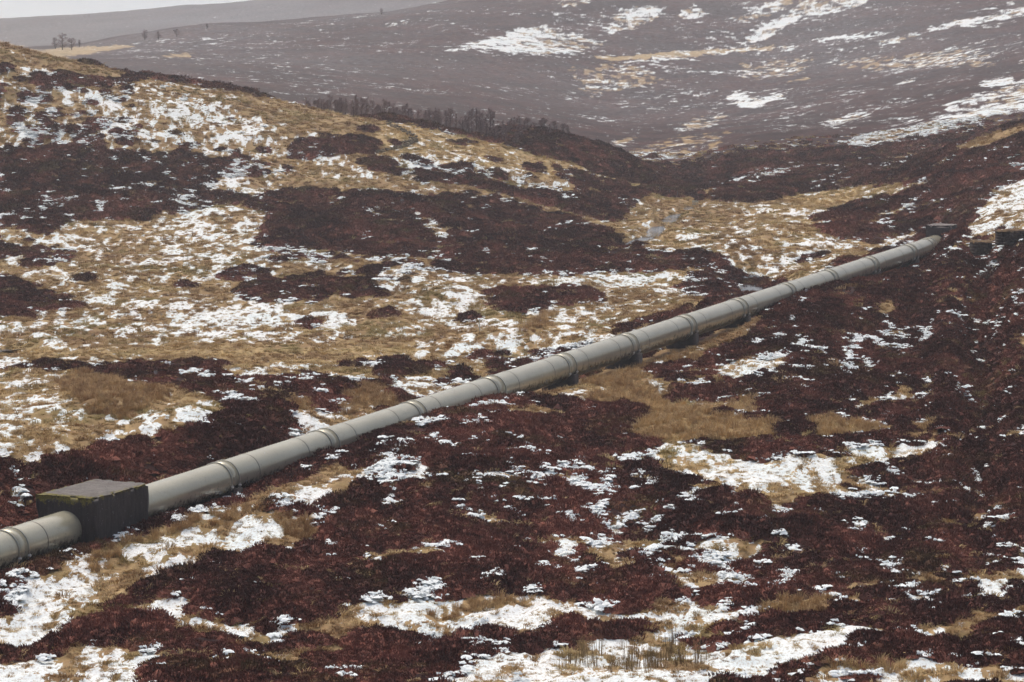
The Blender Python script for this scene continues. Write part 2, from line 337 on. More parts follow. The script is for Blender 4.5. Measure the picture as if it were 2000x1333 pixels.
grass([(0, 680), (200, 680), (420, 684), (700, 676), (830, 672), (830, 680), (700, 686), (420, 692), (200, 688), (0, 688)], .03, .95, .1)
patch([(190, 683), (280, 686), (280, 690), (190, 686)], S=.85)
# -- banks just behind the pipe, left
grass([(-300, 715), (150, 722), (260, 742), (380, 760), (430, 792), (300, 830), (200, 852), (120, 882), (-300, 920)], .36, .55)
patch([(0, 810), (100, 795), (200, 800), (380, 785), (370, 820), (200, 848), (90, 868), (0, 885)], S=.5)
tall([(150, 720), (240, 740), (330, 760), (250, 800), (160, 790), (110, 750)], .12, .45)
heath([(240, 722), (300, 706), (380, 722), (440, 748), (410, 764), (330, 748)], .08); heath([(90, 706), (160, 712), (165, 724), (90, 716)], .05); heath([(190, 718), (260, 712), (300, 724), (250, 730)], .1)
patch([(-40, 690), (40, 690), (52, 708), (12, 716), (-40, 716)], S=.62, H=.1); patch([(60, 696), (240, 694), (272, 706), (100, 712)], S=.5, H=.1)
patch([(430, 705), (640, 712), (760, 716), (740, 740), (600, 730), (450, 740)], H=.0, S=.36, T=.65)
heath([(505, 772), (560, 748), (620, 738), (700, 744), (760, 756), (796, 786), (720, 800), (650, 792), (560, 790)], .05)
tall([(686, 752), (720, 746), (745, 756), (765, 792), (690, 802)], .06, .4); tall([(550, 770), (620, 775), (640, 800), (560, 800)], .1, .35)
patch([(555, 800), (650, 795), (760, 800), (800, 800), (720, 850), (600, 846)], H=.05, S=.52, T=.4)
patch([(745, 742), (800, 726), (850, 722), (900, 700), (950, 716), (960, 742), (880, 776), (800, 778)], H=.04, S=.62, T=.5)
grass([(780, 690), (860, 684), (930, 696), (990, 722), (960, 724), (900, 700), (840, 712), (800, 722)], .14, .6)
heath([(845, 740), (900, 728), (920, 742), (880, 754)], .1)
heath([(-300, 930), (0, 896), (120, 882), (200, 852), (330, 816), (400, 802), (470, 806), (560, 806), (600, 850), (500, 900), (300, 960), (100, 1040), (-300, 1180)], .03)
# -- mound in front of the stream
grass([(900, 672), (1000, 640), (1080, 610), (1200, 594), (1300, 596), (1290, 640), (1150, 686), (1050, 690), (940, 690)], .44, .5)
tall([(990, 650), (1060, 614), (1100, 606), (1070, 640), (1010, 664)], .06, .5); grass([(1180, 592), (1300, 594), (1330, 604), (1280, 630), (1200, 616)], .14, .5)
heath([(960, 694), (1080, 686), (1150, 672), (1140, 690), (1080, 706), (990, 712)], .12); heath([(1200, 640), (1330, 600), (1330, 612), (1220, 652)], .1)
patch([(980, 690), (1050, 684), (1040, 700), (985, 704)], H=.1, S=.5)
# -- valley with the stream, right of centre
grass([(1195, 450), (1250, 384), (1340, 368), (1420, 372), (1430, 386), (1330, 430), (1290, 454), (1240, 484)], .14, .5)
patch([(1240, 462), (1330, 420), (1400, 396), (1500, 392), (1600, 372), (1700, 362), (1830, 352), (1740, 400), (1640, 450), (1720, 480), (1640, 512), (1560, 552), (1480, 542), (1420, 510), (1390, 490), (1280, 492)], H=.08, S=.34, T=.6)
patch([(1330, 474), (1400, 450), (1450, 440), (1500, 490), (1560, 498), (1540, 530), (1460, 538), (1410, 508)], H=.1, S=.52, T=.45)
patch([(1440, 500), (1520, 492), (1580, 490), (1560, 520), (1480, 540)], H=.2, S=.5)
patch([(1490, 398), (1560, 406), (1620, 420), (1600, 440), (1540, 436)], H=0, S=.55, T=.7)
grass([(1530, 384), (1620, 372), (1700, 372), (1650, 396), (1560, 400)], .14, .85); grass([(1330, 420), (1420, 396), (1460, 410), (1380, 436), (1300, 450)], .14, .35)
heath([(1280, 384), (1350, 372), (1440, 380), (1500, 366), (1560, 362), (1540, 384), (1440, 396), (1400, 392)], .06)
heath([(1590, 430), (1640, 408), (1700, 386), (1800, 372), (1840, 380), (1830, 440), (1790, 456), (1730, 468), (1680, 470), (1640, 462), (1610, 450)], .05)
patch([(1690, 440), (1720, 416), (1780, 394), (1840, 370), (1836, 382), (1760, 412), (1710, 442)], H=.2, S=.55)
patch([(1670, 486), (1730, 466), (1790, 452), (1810, 446), (1800, 466), (1720, 488)], H=.0, S=.66)
grass([(1590, 450), (1640, 464), (1740, 476), (1700, 500), (1620, 500)], .28, .55); heath([(1560, 500), (1620, 492), (1600, 506), (1560, 512)], .1)
# -- spur on the right
heath([(1836, 300), (1900, 268), (2000, 236), (2300, 100), (2300, 420), (2000, 420), (1920, 410), (1870, 440), (1836, 440), (1830, 380)], .07)
grass([(1840, 302), (1900, 272), (2000, 242), (2060, 220), (2060, 240), (1960, 275), (1880, 296)], .12, .45)
patch([(2300, 250), (2000, 352), (1945, 368), (1905, 418), (1880, 452), (1900, 470), (1960, 442), (2000, 428), (2300, 330)], H=.03, S=.74, T=.5)
grass([(1850, 500), (1880, 476), (1950, 448), (2040, 420), (2040, 440), (1960, 464), (1890, 492)], .2, .55)
patch([(1860, 496), (1900, 478), (2000, 446), (2300, 380), (2300, 480), (2000, 490), (1920, 505)], H=.62, S=.40)
# -- everything this side of the pipe
patch([(-300, 1250), (0, 1130), (160, 1078), (300, 1024), (455, 975), (655, 886), (800, 830), (1000, 772), (1240, 706), (1450, 628), (1650, 556), (1850, 498), (2300, 470), (2300, 1420), (-300, 1420)], H=1.0, S=.08, T=.5)
rs = np.random.default_rng(23)
for _ in range(46):   # pale grassy streaks and small snowy openings, running up to the right
    x, y = rs.uniform(500, 2150), rs.uniform(640, 1300)
    if y < 1080 - .31 * x + 60: continue
    w_, h_ = rs.uniform(30, 130), rs.uniform(4, 12); sl = -.12 * w_
    patch([(x - w_, y - sl * .5 + h_ * .2), (x - w_ * .3, y - h_), (x + w_, y + sl - h_ * .3), (x + w_ * .4, y + h_)], H=rs.uniform(.1, .6), S=rs.choice([.2, .42, .55]), T=.5)
patch([(1350, 780), (1700, 700), (2300, 620), (2300, 840), (1500, 830)], S=.09)
grass([(985, 772), (1110, 740), (1240, 702), (1345, 662), (1450, 622), (1510, 606), (1490, 636), (1390, 684), (1300, 700), (1200, 736), (1090, 770)], .06, .3, .3)
grass([(160, 1082), (300, 1030), (455, 984), (560, 935), (660, 892), (670, 900), (600, 940), (480, 990), (300, 1050), (200, 1090)], .08, .35)
patch([(-300, 1270), (0, 1172), (60, 1112), (170, 1078), (300, 1034), (420, 988), (480, 986), (560, 1006), (606, 1030), (560, 1072), (470, 1086), (400, 1088), (320, 1112), (230, 1174), (130, 1234), (0, 1255), (-300, 1330)], H=.05, S=.52, T=.5)
patch([(-300, 1300), (0, 1190), (110, 1135), (200, 1112), (290, 1118), (240, 1166), (150, 1216), (60, 1240), (0, 1246)], H=.03, S=.72)
tall([(180, 1078), (300, 1038), (420, 990), (480, 990), (500, 1004), (400, 1020), (330, 1046), (260, 1066), (240, 1100), (180, 1098)], .1, .5); tall([(500, 1000), (560, 1008), (600, 1030), (560, 1060), (520, 1040)], .12, .4)
patch([(525, 980), (560, 950), (620, 925), (690, 898), (695, 918), (640, 960), (600, 992), (540, 990)], H=.1, S=.5, T=.45)
patch([(748, 926), (790, 896), (818, 906), (812, 930), (762, 938)], H=.1, S=.6); patch([(1056, 922), (1160, 924), (1156, 946), (1080, 948)], H=.2, S=.55)
grass([(960, 790), (1040, 786), (1100, 792), (1060, 806), (980, 806)], .25, .55)
tall([(1090, 768), (1140, 748), (1240, 708), (1300, 688), (1380, 690), (1290, 722), (1260, 748), (1320, 772), (1280, 796), (1200, 782)], .18, .6)
patch([(1090, 768), (1120, 752), (1180, 744), (1190, 762), (1130, 778)], H=0, S=.48, L=.2)
heath([(1256, 714), (1340, 698), (1404, 704), (1394, 734), (1330, 736), (1266, 730)], .1); patch([(1248, 724), (1290, 732), (1300, 744), (1390, 738), (1350, 758), (1280, 768)], H=.15, S=.5)
patch([(1390, 712), (1450, 700), (1510, 694), (1540, 710), (1600, 712), (1500, 726), (1430, 738), (1400, 732)], H=.05, S=.64)
tall([(1210, 842), (1260, 800), (1300, 780), (1380, 795), (1420, 815), (1520, 820), (1505, 846), (1400, 850), (1300, 868), (1240, 862)], .03, .8)
tall([(1560, 822), (1600, 812), (1680, 818), (1740, 836), (1620, 848)], .03, .75); tall([(1755, 828), (1800, 820), (1834, 828), (1800, 842)], .04, .75); tall([(1425, 790), (1470, 776), (1500, 792), (1490, 812), (1440, 808)], .04, .75)
patch([(1336, 786), (1360, 776), (1500, 800), (1450, 812), (1380, 800)], S=.3, H=.3)
patch([(1230, 872), (1300, 864), (1390, 870), (1480, 896), (1600, 886), (1750, 870), (1892, 850), (1884, 868), (1780, 896), (1690, 915), (1650, 945), (1640, 962), (1560, 978), (1495, 1002), (1440, 972), (1340, 966), (1280, 935), (1290, 905)], H=.04, S=.60, T=.7)
patch([(1440, 905), (1640, 892), (1710, 886), (1640, 926), (1560, 955), (1470, 965), (1400, 950)], S=.74)
patch([(1300, 920), (1380, 925), (1400, 945), (1320, 950)], H=.8, S=.2)
for p, s in [([(1660, 790), (1700, 766), (1800, 746), (1932, 730), (1926, 742), (1800, 762), (1720, 778), (1668, 804)], .58), ([(1888, 676), (1960, 664), (2100, 640), (2100, 660), (1990, 674), (1900, 684)], .62), ([(1680, 602), (1760, 572), (1804, 576), (1740, 606)], .42),
             ([(1920, 842), (2000, 834), (2100, 826), (2100, 846), (1950, 858)], .56), ([(1046, 1056), (1120, 1040), (1222, 1018), (1216, 1042), (1160, 1060), (1136, 1096), (1096, 1084), (1110, 1062)], .64),
             ([(1170, 1064), (1300, 1048), (1480, 1040), (1500, 1100), (1430, 1140), (1290, 1140), (1190, 1140)], .34), ([(740, 1150), (860, 1120), (880, 1130), (800, 1160)], .4), ([(640, 1116), (720, 1112), (720, 1126), (650, 1128)], .42), ([(950, 985), (1060, 970), (1100, 985), (1000, 1000)], .3),
             ([(1520, 760), (1560, 745), (1600, 750), (1560, 772)], .3), ([(1980, 900), (2060, 880), (2060, 900), (1990, 912)], .45), ([(1860, 930), (1930, 920), (1930, 940), (1870, 946)], .45), ([(1640, 1010), (1760, 990), (1780, 1010), (1660, 1030)], .32), ([(1560, 830), (1640, 850), (1620, 858), (1560, 842)], .2)]:
    patch(p, H=.45 if s < .5 else .12, S=s)
# snow belts at the bottom
_patch = patch
def patch(pts, **k):
    if k.get('S') and k['S'] >= .7:      # banked up a little: their near edges stand behind the heather tops
        c = sum(y for x, y in pts) / len(pts); pts = [(x, c + (y - c) * 1.35 + 3) for x, y in pts]
    _patch(pts, **k)
patch([(180, 1194), (300, 1184), (480, 1190), (640, 1194), (720, 1170), (880, 1164), (1060, 1164), (1200, 1188), (1290, 1174), (1440, 1184), (1454, 1202), (1400, 1216), (1200, 1236), (1000, 1232), (850, 1226), (760, 1216), (640, 1216), (500, 1214), (380, 1206), (200, 1204)], H=0, S=.74)
patch([(880, 1206), (960, 1186), (1100, 1176), (1280, 1176), (1432, 1186), (1384, 1202), (1250, 1212), (1100, 1218), (960, 1222)], H=0, S=.9)
tall([(775, 1186), (880, 1170), (980, 1166), (1085, 1160), (1060, 1182), (900, 1196)], .34, .6)
patch([(-300, 1290), (100, 1288), (250, 1268), (310, 1300), (260, 1345), (-300, 1345)], H=0, S=.76); patch([(100, 1262), (330, 1268), (320, 1288), (110, 1286)], H=.3, S=.44)
patch([(370, 1272), (440, 1284), (480, 1256), (560, 1250), (650, 1272), (500, 1292)], H=.4, S=.46)
patch([(870, 1310), (1000, 1262), (1150, 1240), (1280, 1244), (1400, 1260), (1560, 1240), (1700, 1214), (1776, 1214), (1744, 1236), (1600, 1266), (1500, 1286), (1400, 1312), (1300, 1350), (870, 1350)], H=0, S=.9)
patch([(1100, 1272), (1240, 1256), (1390, 1256), (1384, 1292), (1240, 1306), (1110, 1308)], S=.66, R=.22, T=.5)
heath([(1030, 1228), (1100, 1216), (1180, 1214), (1270, 1212), (1284, 1224), (1230, 1244), (1100, 1254), (1036, 1262)], .12); patch([(890, 1240), (910, 1216), (970, 1212), (1030, 1226), (960, 1250)], H=.7, S=.3)
patch([(880, 1320), (960, 1300), (1060, 1310), (1000, 1345), (880, 1345)], H=.2, S=.45)
patch([(1764, 1152), (1880, 1144), (1900, 1128), (2000, 1110), (2300, 1050), (2300, 1110), (2000, 1146), (1880, 1168), (1790, 1168)], H=0, S=.9)
patch([(1640, 1186), (1700, 1174), (1800, 1178), (1740, 1196), (1680, 1204)], H=.1, S=.5); patch([(1650, 1150), (1780, 1120), (1800, 1140), (1700, 1170)], H=.5, S=.4)
heath([(1440, 1214), (1600, 1196), (1800, 1182), (2000, 1152), (2300, 1110), (2300, 1140), (2000, 1182), (1850, 1202), (1700, 1216), (1560, 1240), (1440, 1244)], .07)
patch([(1790, 1222), (1900, 1196), (2000, 1182), (2300, 1150), (2300, 1170), (2000, 1200), (1880, 1226), (1800, 1240)], H=.2, S=.5)
tall([(1450, 1188), (1500, 1166), (1560, 1164), (1660, 1158), (1650, 1188), (1540, 1208), (1460, 1210)], .2, .6)
heath([(1400, 1322), (1600, 1290), (1800, 1244), (2000, 1204), (2300, 1170), (2300, 1250), (2000, 1278), (1800, 1292), (1600, 1316)], .12)
grass([(1530, 1345), (1600, 1302), (1750, 1292), (1900, 1292), (2300, 1276), (2300, 1345)], .56, .55)
tall([(1580, 1306), (1700, 1296), (1790, 1290), (1770, 1300), (1620, 1314)], .2, .75)
heath([(1640, 1318), (1700, 1312), (1720, 1324), (1650, 1330)], .1)
heath([(480, 1300), (900, 1292), (880, 1350), (320, 1350)], .06)

def blur(m, n):
    for _ in range(n):
        m[1:-1] = .25 * m[:-2] + .5 * m[1:-1] + .25 * m[2:]
        m[:, 1:-1] = .25 * m[:, :-2] + .5 * m[:, 1:-1] + .25 * m[:, 2:]
for m in (mH, mT, mL, mR): blur(m, 3)
_s = mS.copy(); blur(_s, 4); blur(mS, 1)
_w = np.clip(((np.arange(GH) * GSTEP + GY0) - 420) / 200, 0, 1)[:, None].astype(np.float32)
mS = mS * (1 - _w) + _s * _w

def samp(m, px, py):
    u = np.clip((px - GX0) / GSTEP - .5, 0, GW - 1.01); v = np.clip((py - GY0) / GSTEP - .5, 0, GH - 1.01)
    i = u.astype(int); j = v.astype(int); fu = (u - i).astype(np.float32); fv = (v - j).astype(np.float32)
    return (m[j, i] * (1 - fu) + m[j, i + 1] * fu) * (1 - fv) + (m[j + 1, i] * (1 - fu) + m[j + 1, i + 1] * fu) * fv

_r = np.random.default_rng(3); _x, _y = _r.uniform(-60, 60, 60000), _r.uniform(120, 430, 60000)
QT = np.quantile(.74 * fbm(_x / .95, _y / 2.5, 71, 4, .66) + .26 * fbm(_x / 6, _y / 15, 73, 2) + bump(_x, _y) * 1.1, [.0005, .02, .05, .1, .2, .3, .4, .5, .6, .7, .8, .9, .995])
def cover(X, Y):
    """heather value (>0 heather), snow value (>0 snow), grass tint, long grass, rushes at ground points"""
    g = 1 + sstep(330, 900, Y) * 1.5
    wx = X + g * (0.9 * vnoise(X / 4.2, Y / 7, 41) + .4 * vnoise(X / 1.3, Y / 2.6, 43))
    wy = Y + g * (1.7 * vnoise(X / 4.5, Y / 8, 47) + .9 * vnoise(X / 1.4, Y / 2.8, 53))
    z = ground_z(wx, wy, fine=False)
    px, py = project(wx, wy, z + .2 * (1 - sstep(260, 420, Y)))
    H, S, T, L, R = (samp(m, px, py) for m in (mH, mS, mT, mL, mR))
    hn = .5 + .5 * fbm(X / 2.2, Y / 4.5, 61, 3)
    hv = H - (.12 + .76 * hn)
    far = sstep(450, 640, Y)
    n = .74 * fbm(X / (.95 + 1.5 * far), Y / (2.5 - .9 * far), 71, 4, .66) + .26 * fbm(X / (6 + 18 * far), Y / (15 + 6 * far), 73, 2)
    b = bump(X, Y)
    v = n + np.where(Y < 450, b * 1.1, 0)
    Se = np.where(hv > 0, S ** 1.25, S * .95)
    sv = (np.interp(Se, [0, .02, .05, .1, .2, .3, .4, .5, .6, .7, .8, .9, 1], QT) - v) * 1.25
    sv = sv * (1 - .5 * far) - .02 * far
    d, s = pipe_dist(X, Y)
    sv = np.where((np.abs(d) < 1.6) & (s < S_END), -1, sv)
    return hv, sv, T, L, R

# ------------------------------------------------------------------ materials
def new_mat(name):
    m = bpy.data.materials.new(name); m.use_nodes = True
    nt = m.node_tree; b = nt.nodes["Principled BSDF"]
    return m, nt, b
def N(nt, t, **kw):
    n = nt.nodes.new(t)
    for k, v in kw.items(): setattr(n, k, v)
    return n
def mix(nt, f, a, b):
    n = N(nt, "ShaderNodeMix", data_type='RGBA')
    for s, v in (("Factor", f), ("A", a), ("B", b)):
        i = [k for k in n.inputs if k.name == s and (k.type == 'VALUE' if s == "Factor" else k.type == 'RGBA')][0]
        if hasattr(v, "links"): nt.links.new(v, i)
        elif s == "Factor": i.default_value = v
        else: i.default_value = (*v, 1)
    return [o for o in n.outputs if o.type == 'RGBA'][0]
def noise(nt, vec, scale, detail=3, rough=.55):
    n = N(nt, "ShaderNodeTexNoise"); n.inputs["Scale"].default_value = scale; n.inputs["Detail"].default_value = detail; n.inputs["Roughness"].default_value = rough
    if vec is not None: nt.links.new(vec, n.inputs["Vector"])
    return n.outputs["Fac"]
def mapr(nt, v, a, b, c=0., d=1., smooth=False):
    n = N(nt, "ShaderNodeMapRange"); n.interpolation_type = 'SMOOTHSTEP' if smooth else 'LINEAR'
    nt.links.new(v, n.inputs[0])
    for i, x in zip((1, 2, 3, 4), (a, b, c, d)): n.inputs[i].default_value = x
    return n.outputs[0]
def math_(nt, op, a, b):
    n = N(nt, "ShaderNodeMath", operation=op)
    for i, v in enumerate((a, b)):
        if hasattr(v, "links"): nt.links.new(v, n.inputs[i])
        else: n.inputs[i].default_value = v
    return n.outputs[0]
def attr(nt, name, kind='GEOMETRY'):
    n = N(nt, "ShaderNodeAttribute"); n.attribute_name = name; n.attribute_type = kind
    return n.outputs["Fac"]

SNOW = (.78, .86, .86)
HEATH_D, HEATH_L = (.048, .0155, .0135), (.265, .102, .072)
GRASS_B, GRASS_G, GRASS_O = (.24, .140, .066), (.58, .43, .21), (.26, .215, .08)

def moor_material():
    m, nt, b = new_mat("moorland")
    geo = N(nt, "ShaderNodeNewGeometry"); P = geo.outputs["Position"]
    mp = N(nt, "ShaderNodeMapping"); mp.inputs["Scale"].default_value = (1, .5, 1); nt.links.new(P, mp.inputs[0]); Q = mp.outputs[0]
    fine = noise(nt, Q, 3.2, 4, .7); fine2 = noise(nt, Q, 9.0, 3, .7); big = noise(nt, Q, .16, 3)
    hc = mix(nt, mapr(nt, fine, .3, .72), (.024, .0075, .0068), (.080, .027, .023))
    hc = mix(nt, mapr(nt, noise(nt, Q, .55, 4, .65), .5, .75, 0, .55), hc, (.095, .045, .028))
    tint = attr(nt, "tint")
    gt = math_(nt, 'ADD', mapr(nt, noise(nt, Q, .8, 4, .65), .3, .7, -.4, .4), tint)
    gc = mix(nt, mapr(nt, gt, .1, .9), GRASS_B, GRASS_G)
    gc = mix(nt, mapr(nt, noise(nt, Q, .45, 3), .52, .68, 0, .6), gc, GRASS_O)
    gc = mix(nt, mapr(nt, fine, .35, .75, 0, .75), gc, (.09, .042, .022))
    hv = attr(nt, "heather_value"); sv = attr(nt, "snow_value"); haze_mix = attr(nt, "painted_haze")
    hm = mapr(nt, math_(nt, 'ADD', hv, mapr(nt, fine, .25, .75, -.16, .16)), -.03, .05)
    patchy = mix(nt, mapr(nt, noise(nt, P, .035, 6, .75), .42, .6), (.5, .46, .5), (1.5, 1.5, 1.45))
    patchy = mix(nt, mapr(nt, noise(nt, P, .55, 4, .75), .38, .62, 0, .75), patchy, (.35, .33, .36))
    mm = N(nt, 'ShaderNodeMix', data_type='RGBA', blend_type='MULTIPLY'); mm.inputs[0].default_value = 1
    nt.links.new(hc, mm.inputs[6]); nt.links.new(patchy, mm.inputs[7]); hc = mm.outputs[2]
    c = mix(nt, hm, gc, hc)
    c = mix(nt, math_(nt, 'MULTIPLY', haze_mix, mapr(nt, noise(nt, P, .5, 7, .85), .34, .64, .0, 1.9)), c, (.72, .76, .78))  # haze painted into the far slopes' colour, speckled like thin snow
    jit = math_(nt, 'ADD', mapr(nt, fine, .25, .75, -.2, .2), mapr(nt, fine2, .25, .75, -.14, .14))
    sm = mapr(nt, math_(nt, 'ADD', sv, jit), -.02, .05, 0, 1, True)
    sm = math_(nt, 'MULTIPLY', sm, mapr(nt, fine2, .36, .5, .5, 1))
    sc = mix(nt, mapr(nt, big, .35, .65), SNOW, (.85, .88, .87))
    c = mix(nt, sm, c, sc)
    nt.links.new(c, b.inputs["Base Color"])
    b.inputs["Roughness"].default_value = .9
    b.inputs["Specular IOR Level"].default_value = .15
    bp = N(nt, "ShaderNodeBump"); bp.inputs["Strength"].default_value = .5; bp.inputs["Distance"].default_value = .12
    nt.links.new(fine, bp.inputs["Height"]); nt.links.new(bp.outputs[0], b.inputs["Normal"])
    return m

def plant_material(name, c0, c1, c2=None):
    m, nt, b = new_mat(name)
    tint = attr(nt, "tint", 'INSTANCER')
    tc = N(nt, "ShaderNodeTexCoord")
    n = noise(nt, tc.outputs["Object"], 13, 3, .7)
    c = mix(nt, mapr(nt, math_(nt, 'ADD', tint, mapr(nt, n, .3, .7, -.5, .5)), 0, 1), c0, c1)
    if c2 is not None:
        c = mix(nt, mapr(nt, attr(nt, "green", 'INSTANCER'), .55, .9, 0, .8), c, c2)
    nt.links.new(c, b.inputs["Base Color"]); b.inputs["Roughness"].default_value = .85
    b.inputs["Specular IOR Level"].default_value = .1
    return m

def concrete_material(name, dark=(.016, .012, .0125), top=(.19, .172, .155), moss=True):
    m, nt, b = new_mat(name)
    tc = N(nt, "ShaderNodeTexCoord"); O = tc.outputs["Object"]
    geo = N(nt, "ShaderNodeNewGeometry")
    sep = N(nt, "ShaderNodeSeparateXYZ"); nt.links.new(geo.outputs["Normal"], sep.inputs[0])
    mp = N(nt, "ShaderNodeMapping"); mp.inputs["Scale"].default_value = (3, 3, .45); nt.links.new(O, mp.inputs[0])
    streak = noise(nt, mp.outputs[0], 1.8, 6, .75); n1 = noise(nt, O, 3.2, 6, .75); n2 = noise(nt, O, 11, 4, .7)
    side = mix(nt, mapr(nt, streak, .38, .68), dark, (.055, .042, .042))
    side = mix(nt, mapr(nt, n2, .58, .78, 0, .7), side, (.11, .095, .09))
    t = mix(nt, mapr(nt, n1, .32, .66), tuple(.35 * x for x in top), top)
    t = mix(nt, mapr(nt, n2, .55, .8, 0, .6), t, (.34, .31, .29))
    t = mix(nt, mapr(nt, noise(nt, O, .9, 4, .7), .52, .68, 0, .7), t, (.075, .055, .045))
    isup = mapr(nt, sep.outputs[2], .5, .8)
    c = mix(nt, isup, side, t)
    if moss:
        mo = attr(nt, "moss")
        mc = mix(nt, mapr(nt, n2, .35, .65), (.055, .048, .010), (.22, .185, .025))
        c = mix(nt, mapr(nt, math_(nt, 'ADD', mo, mapr(nt, noise(nt, O, 2.6, 5, .75), .3, .7, -.5, .4)), .3, .5), c, mc)
        c = mix(nt, mapr(nt, noise(nt, O, 12, 2), .69, .73, 0, .8), c, (.30, .30, .31))
    nt.links.new(c, b.inputs["Base Color"]); b.inputs["Roughness"].default_value = .85
    bp = N(nt, "ShaderNodeBump"); bp.inputs["Strength"].default_value = .8; bp.inputs["Distance"].default_value = .05
    nt.links.new(n1, bp.inputs["Height"]); nt.links.new(bp.outputs[0], b.inputs["Normal"])
    return m

def paint_material(name, c0, c1, rough=.3, metal=0.0):
    m, nt, b = new_mat(name)
    tc = N(nt, "ShaderNodeTexCoord"); O = tc.outputs["Object"]
    big = noise(nt, O, .5, 3); fine = noise(nt, O, 6, 4, .7)
    c = mix(nt, mapr(nt, big, .3, .7), c0, c1)
    c = mix(nt, mapr(nt, fine, .55, .8, 0, .45), c, tuple(.45 * x for x in c0))
    # shade painted in towards the underside, along with some staining
    dirt_shade = attr(nt, "grime_shade")
    c = mix(nt, mapr(nt, math_(nt, 'ADD', dirt_shade, mapr(nt, noise(nt, O, 2.5, 5, .75), .3, .7, -.35, .35)), .45, .75, 0, .85), c, (.050, .042, .034))
    # a few drips and rubbed spots
    mp = N(nt, "ShaderNodeMapping"); mp.inputs["Scale"].default_value = (2.5, 1, 1); nt.links.new(O, mp.inputs[0])
    c = mix(nt, mapr(nt, noise(nt, mp.outputs[0], .8, 6, .8), .60, .74, 0, .5), c, (.14, .11, .085))
    nt.links.new(c, b.inputs["Base Color"])
    nt.links.new(mapr(nt, fine, .3, .8, rough - .03, rough + .1), b.inputs["Roughness"])
    b.inputs["Specular IOR Level"].default_value = .8; b.inputs["Metallic"].default_value = metal
    bp = N(nt, "ShaderNodeBump"); bp.inputs["Strength"].default_value = .25; bp.inputs["Distance"].default_value = .02
    nt.links.new(big, bp.inputs["Height"]); nt.links.new(bp.outputs[0], b.inputs["Normal"])
    return m

def simple_material(name, c0, c1, scale=4, rough=.85, spec=.2):
    m, nt, b = new_mat(name)
    tc = N(nt, "ShaderNodeTexCoord")
    c = mix(nt, mapr(nt, noise(nt, tc.outputs["Object"], scale, 5, .7), .3, .7), c0, c1)
    nt.links.new(c, b.inputs["Base Color"]); b.inputs["Roughness"].default_value = rough; b.inputs["Specular IOR Level"].default_value = spec
    return m

def water_material():
    m, nt, b = new_mat("water")
    b.inputs["Base Color"].default_value = (.035, .032, .032, 1)
    b.inputs["Roughness"].default_value = .12; b.inputs["Specular IOR Level"].default_value = .9
    geo = N(nt, "ShaderNodeNewGeometry")
    bp = N(nt, "ShaderNodeBump"); bp.inputs["Strength"].default_value = .5; bp.inputs["Distance"].default_value = .08
    nt.links.new(noise(nt, geo.outputs["Position"], 2.0, 4, .6), bp.inputs["Height"]); nt.links.new(bp.outputs[0], b.inputs["Normal"])
    return m

# ------------------------------------------------------------------ object helpers
def tag(o, label=None, cat=None, group=None, kind=None):
    if label: o["label"] = label
    if cat: o["category"] = cat
    if group: o["group"] = group
    if kind: o["kind"] = kind
    return o
def mesh_np(name, V, Fc, mat=None, smooth=False):
    """mesh from vertex array and one face array (all faces the same size) or a list of arrays"""
    me = bpy.data.meshes.new(name)
    V = np.asarray(V, np.float32)
    Fl = Fc if isinstance(Fc, list) else [Fc]
    Fl = [np.asarray(f, np.int32) for f in Fl if len(f)]
    me.vertices.add(len(V)); me.vertices.foreach_set("co", V.ravel())
    idx = np.concatenate([f.ravel() for f in Fl]); tot = np.concatenate([np.full(len(f), f.shape[1], np.int32) for f in Fl])
    st = np.concatenate([[0], np.cumsum(tot)[:-1]]).astype(np.int32)
    me.loops.add(len(idx)); me.loops.foreach_set("vertex_index", idx)
    me.polygons.add(len(tot)); me.polygons.foreach_set("loop_start", st); me.polygons.foreach_set("loop_total", tot)
    if smooth: me.polygons.foreach_set("use_smooth", np.ones(len(tot), bool))
    me.update(calc_edges=True); me.validate(clean_customdata=False)
    if mat: me.materials.append(mat)
    return me
def obj(name, me, parent=None, loc=None):
    o = bpy.data.objects.new(name, me); col.objects.link(o)
    if parent is not None: o.parent = parent
    if loc is not None: o.location = loc
    return o
def fattr(me, name, vals):
    a = me.attributes.new(name, 'FLOAT', 'POINT'); a.data.foreach_set("value", np.asarray(vals, np.float32))
def empty(name, loc=(0, 0, 0)):
    o = bpy.data.objects.new(name, None); col.objects.link(o); o.location = loc; o.empty_display_size = .5
    return o

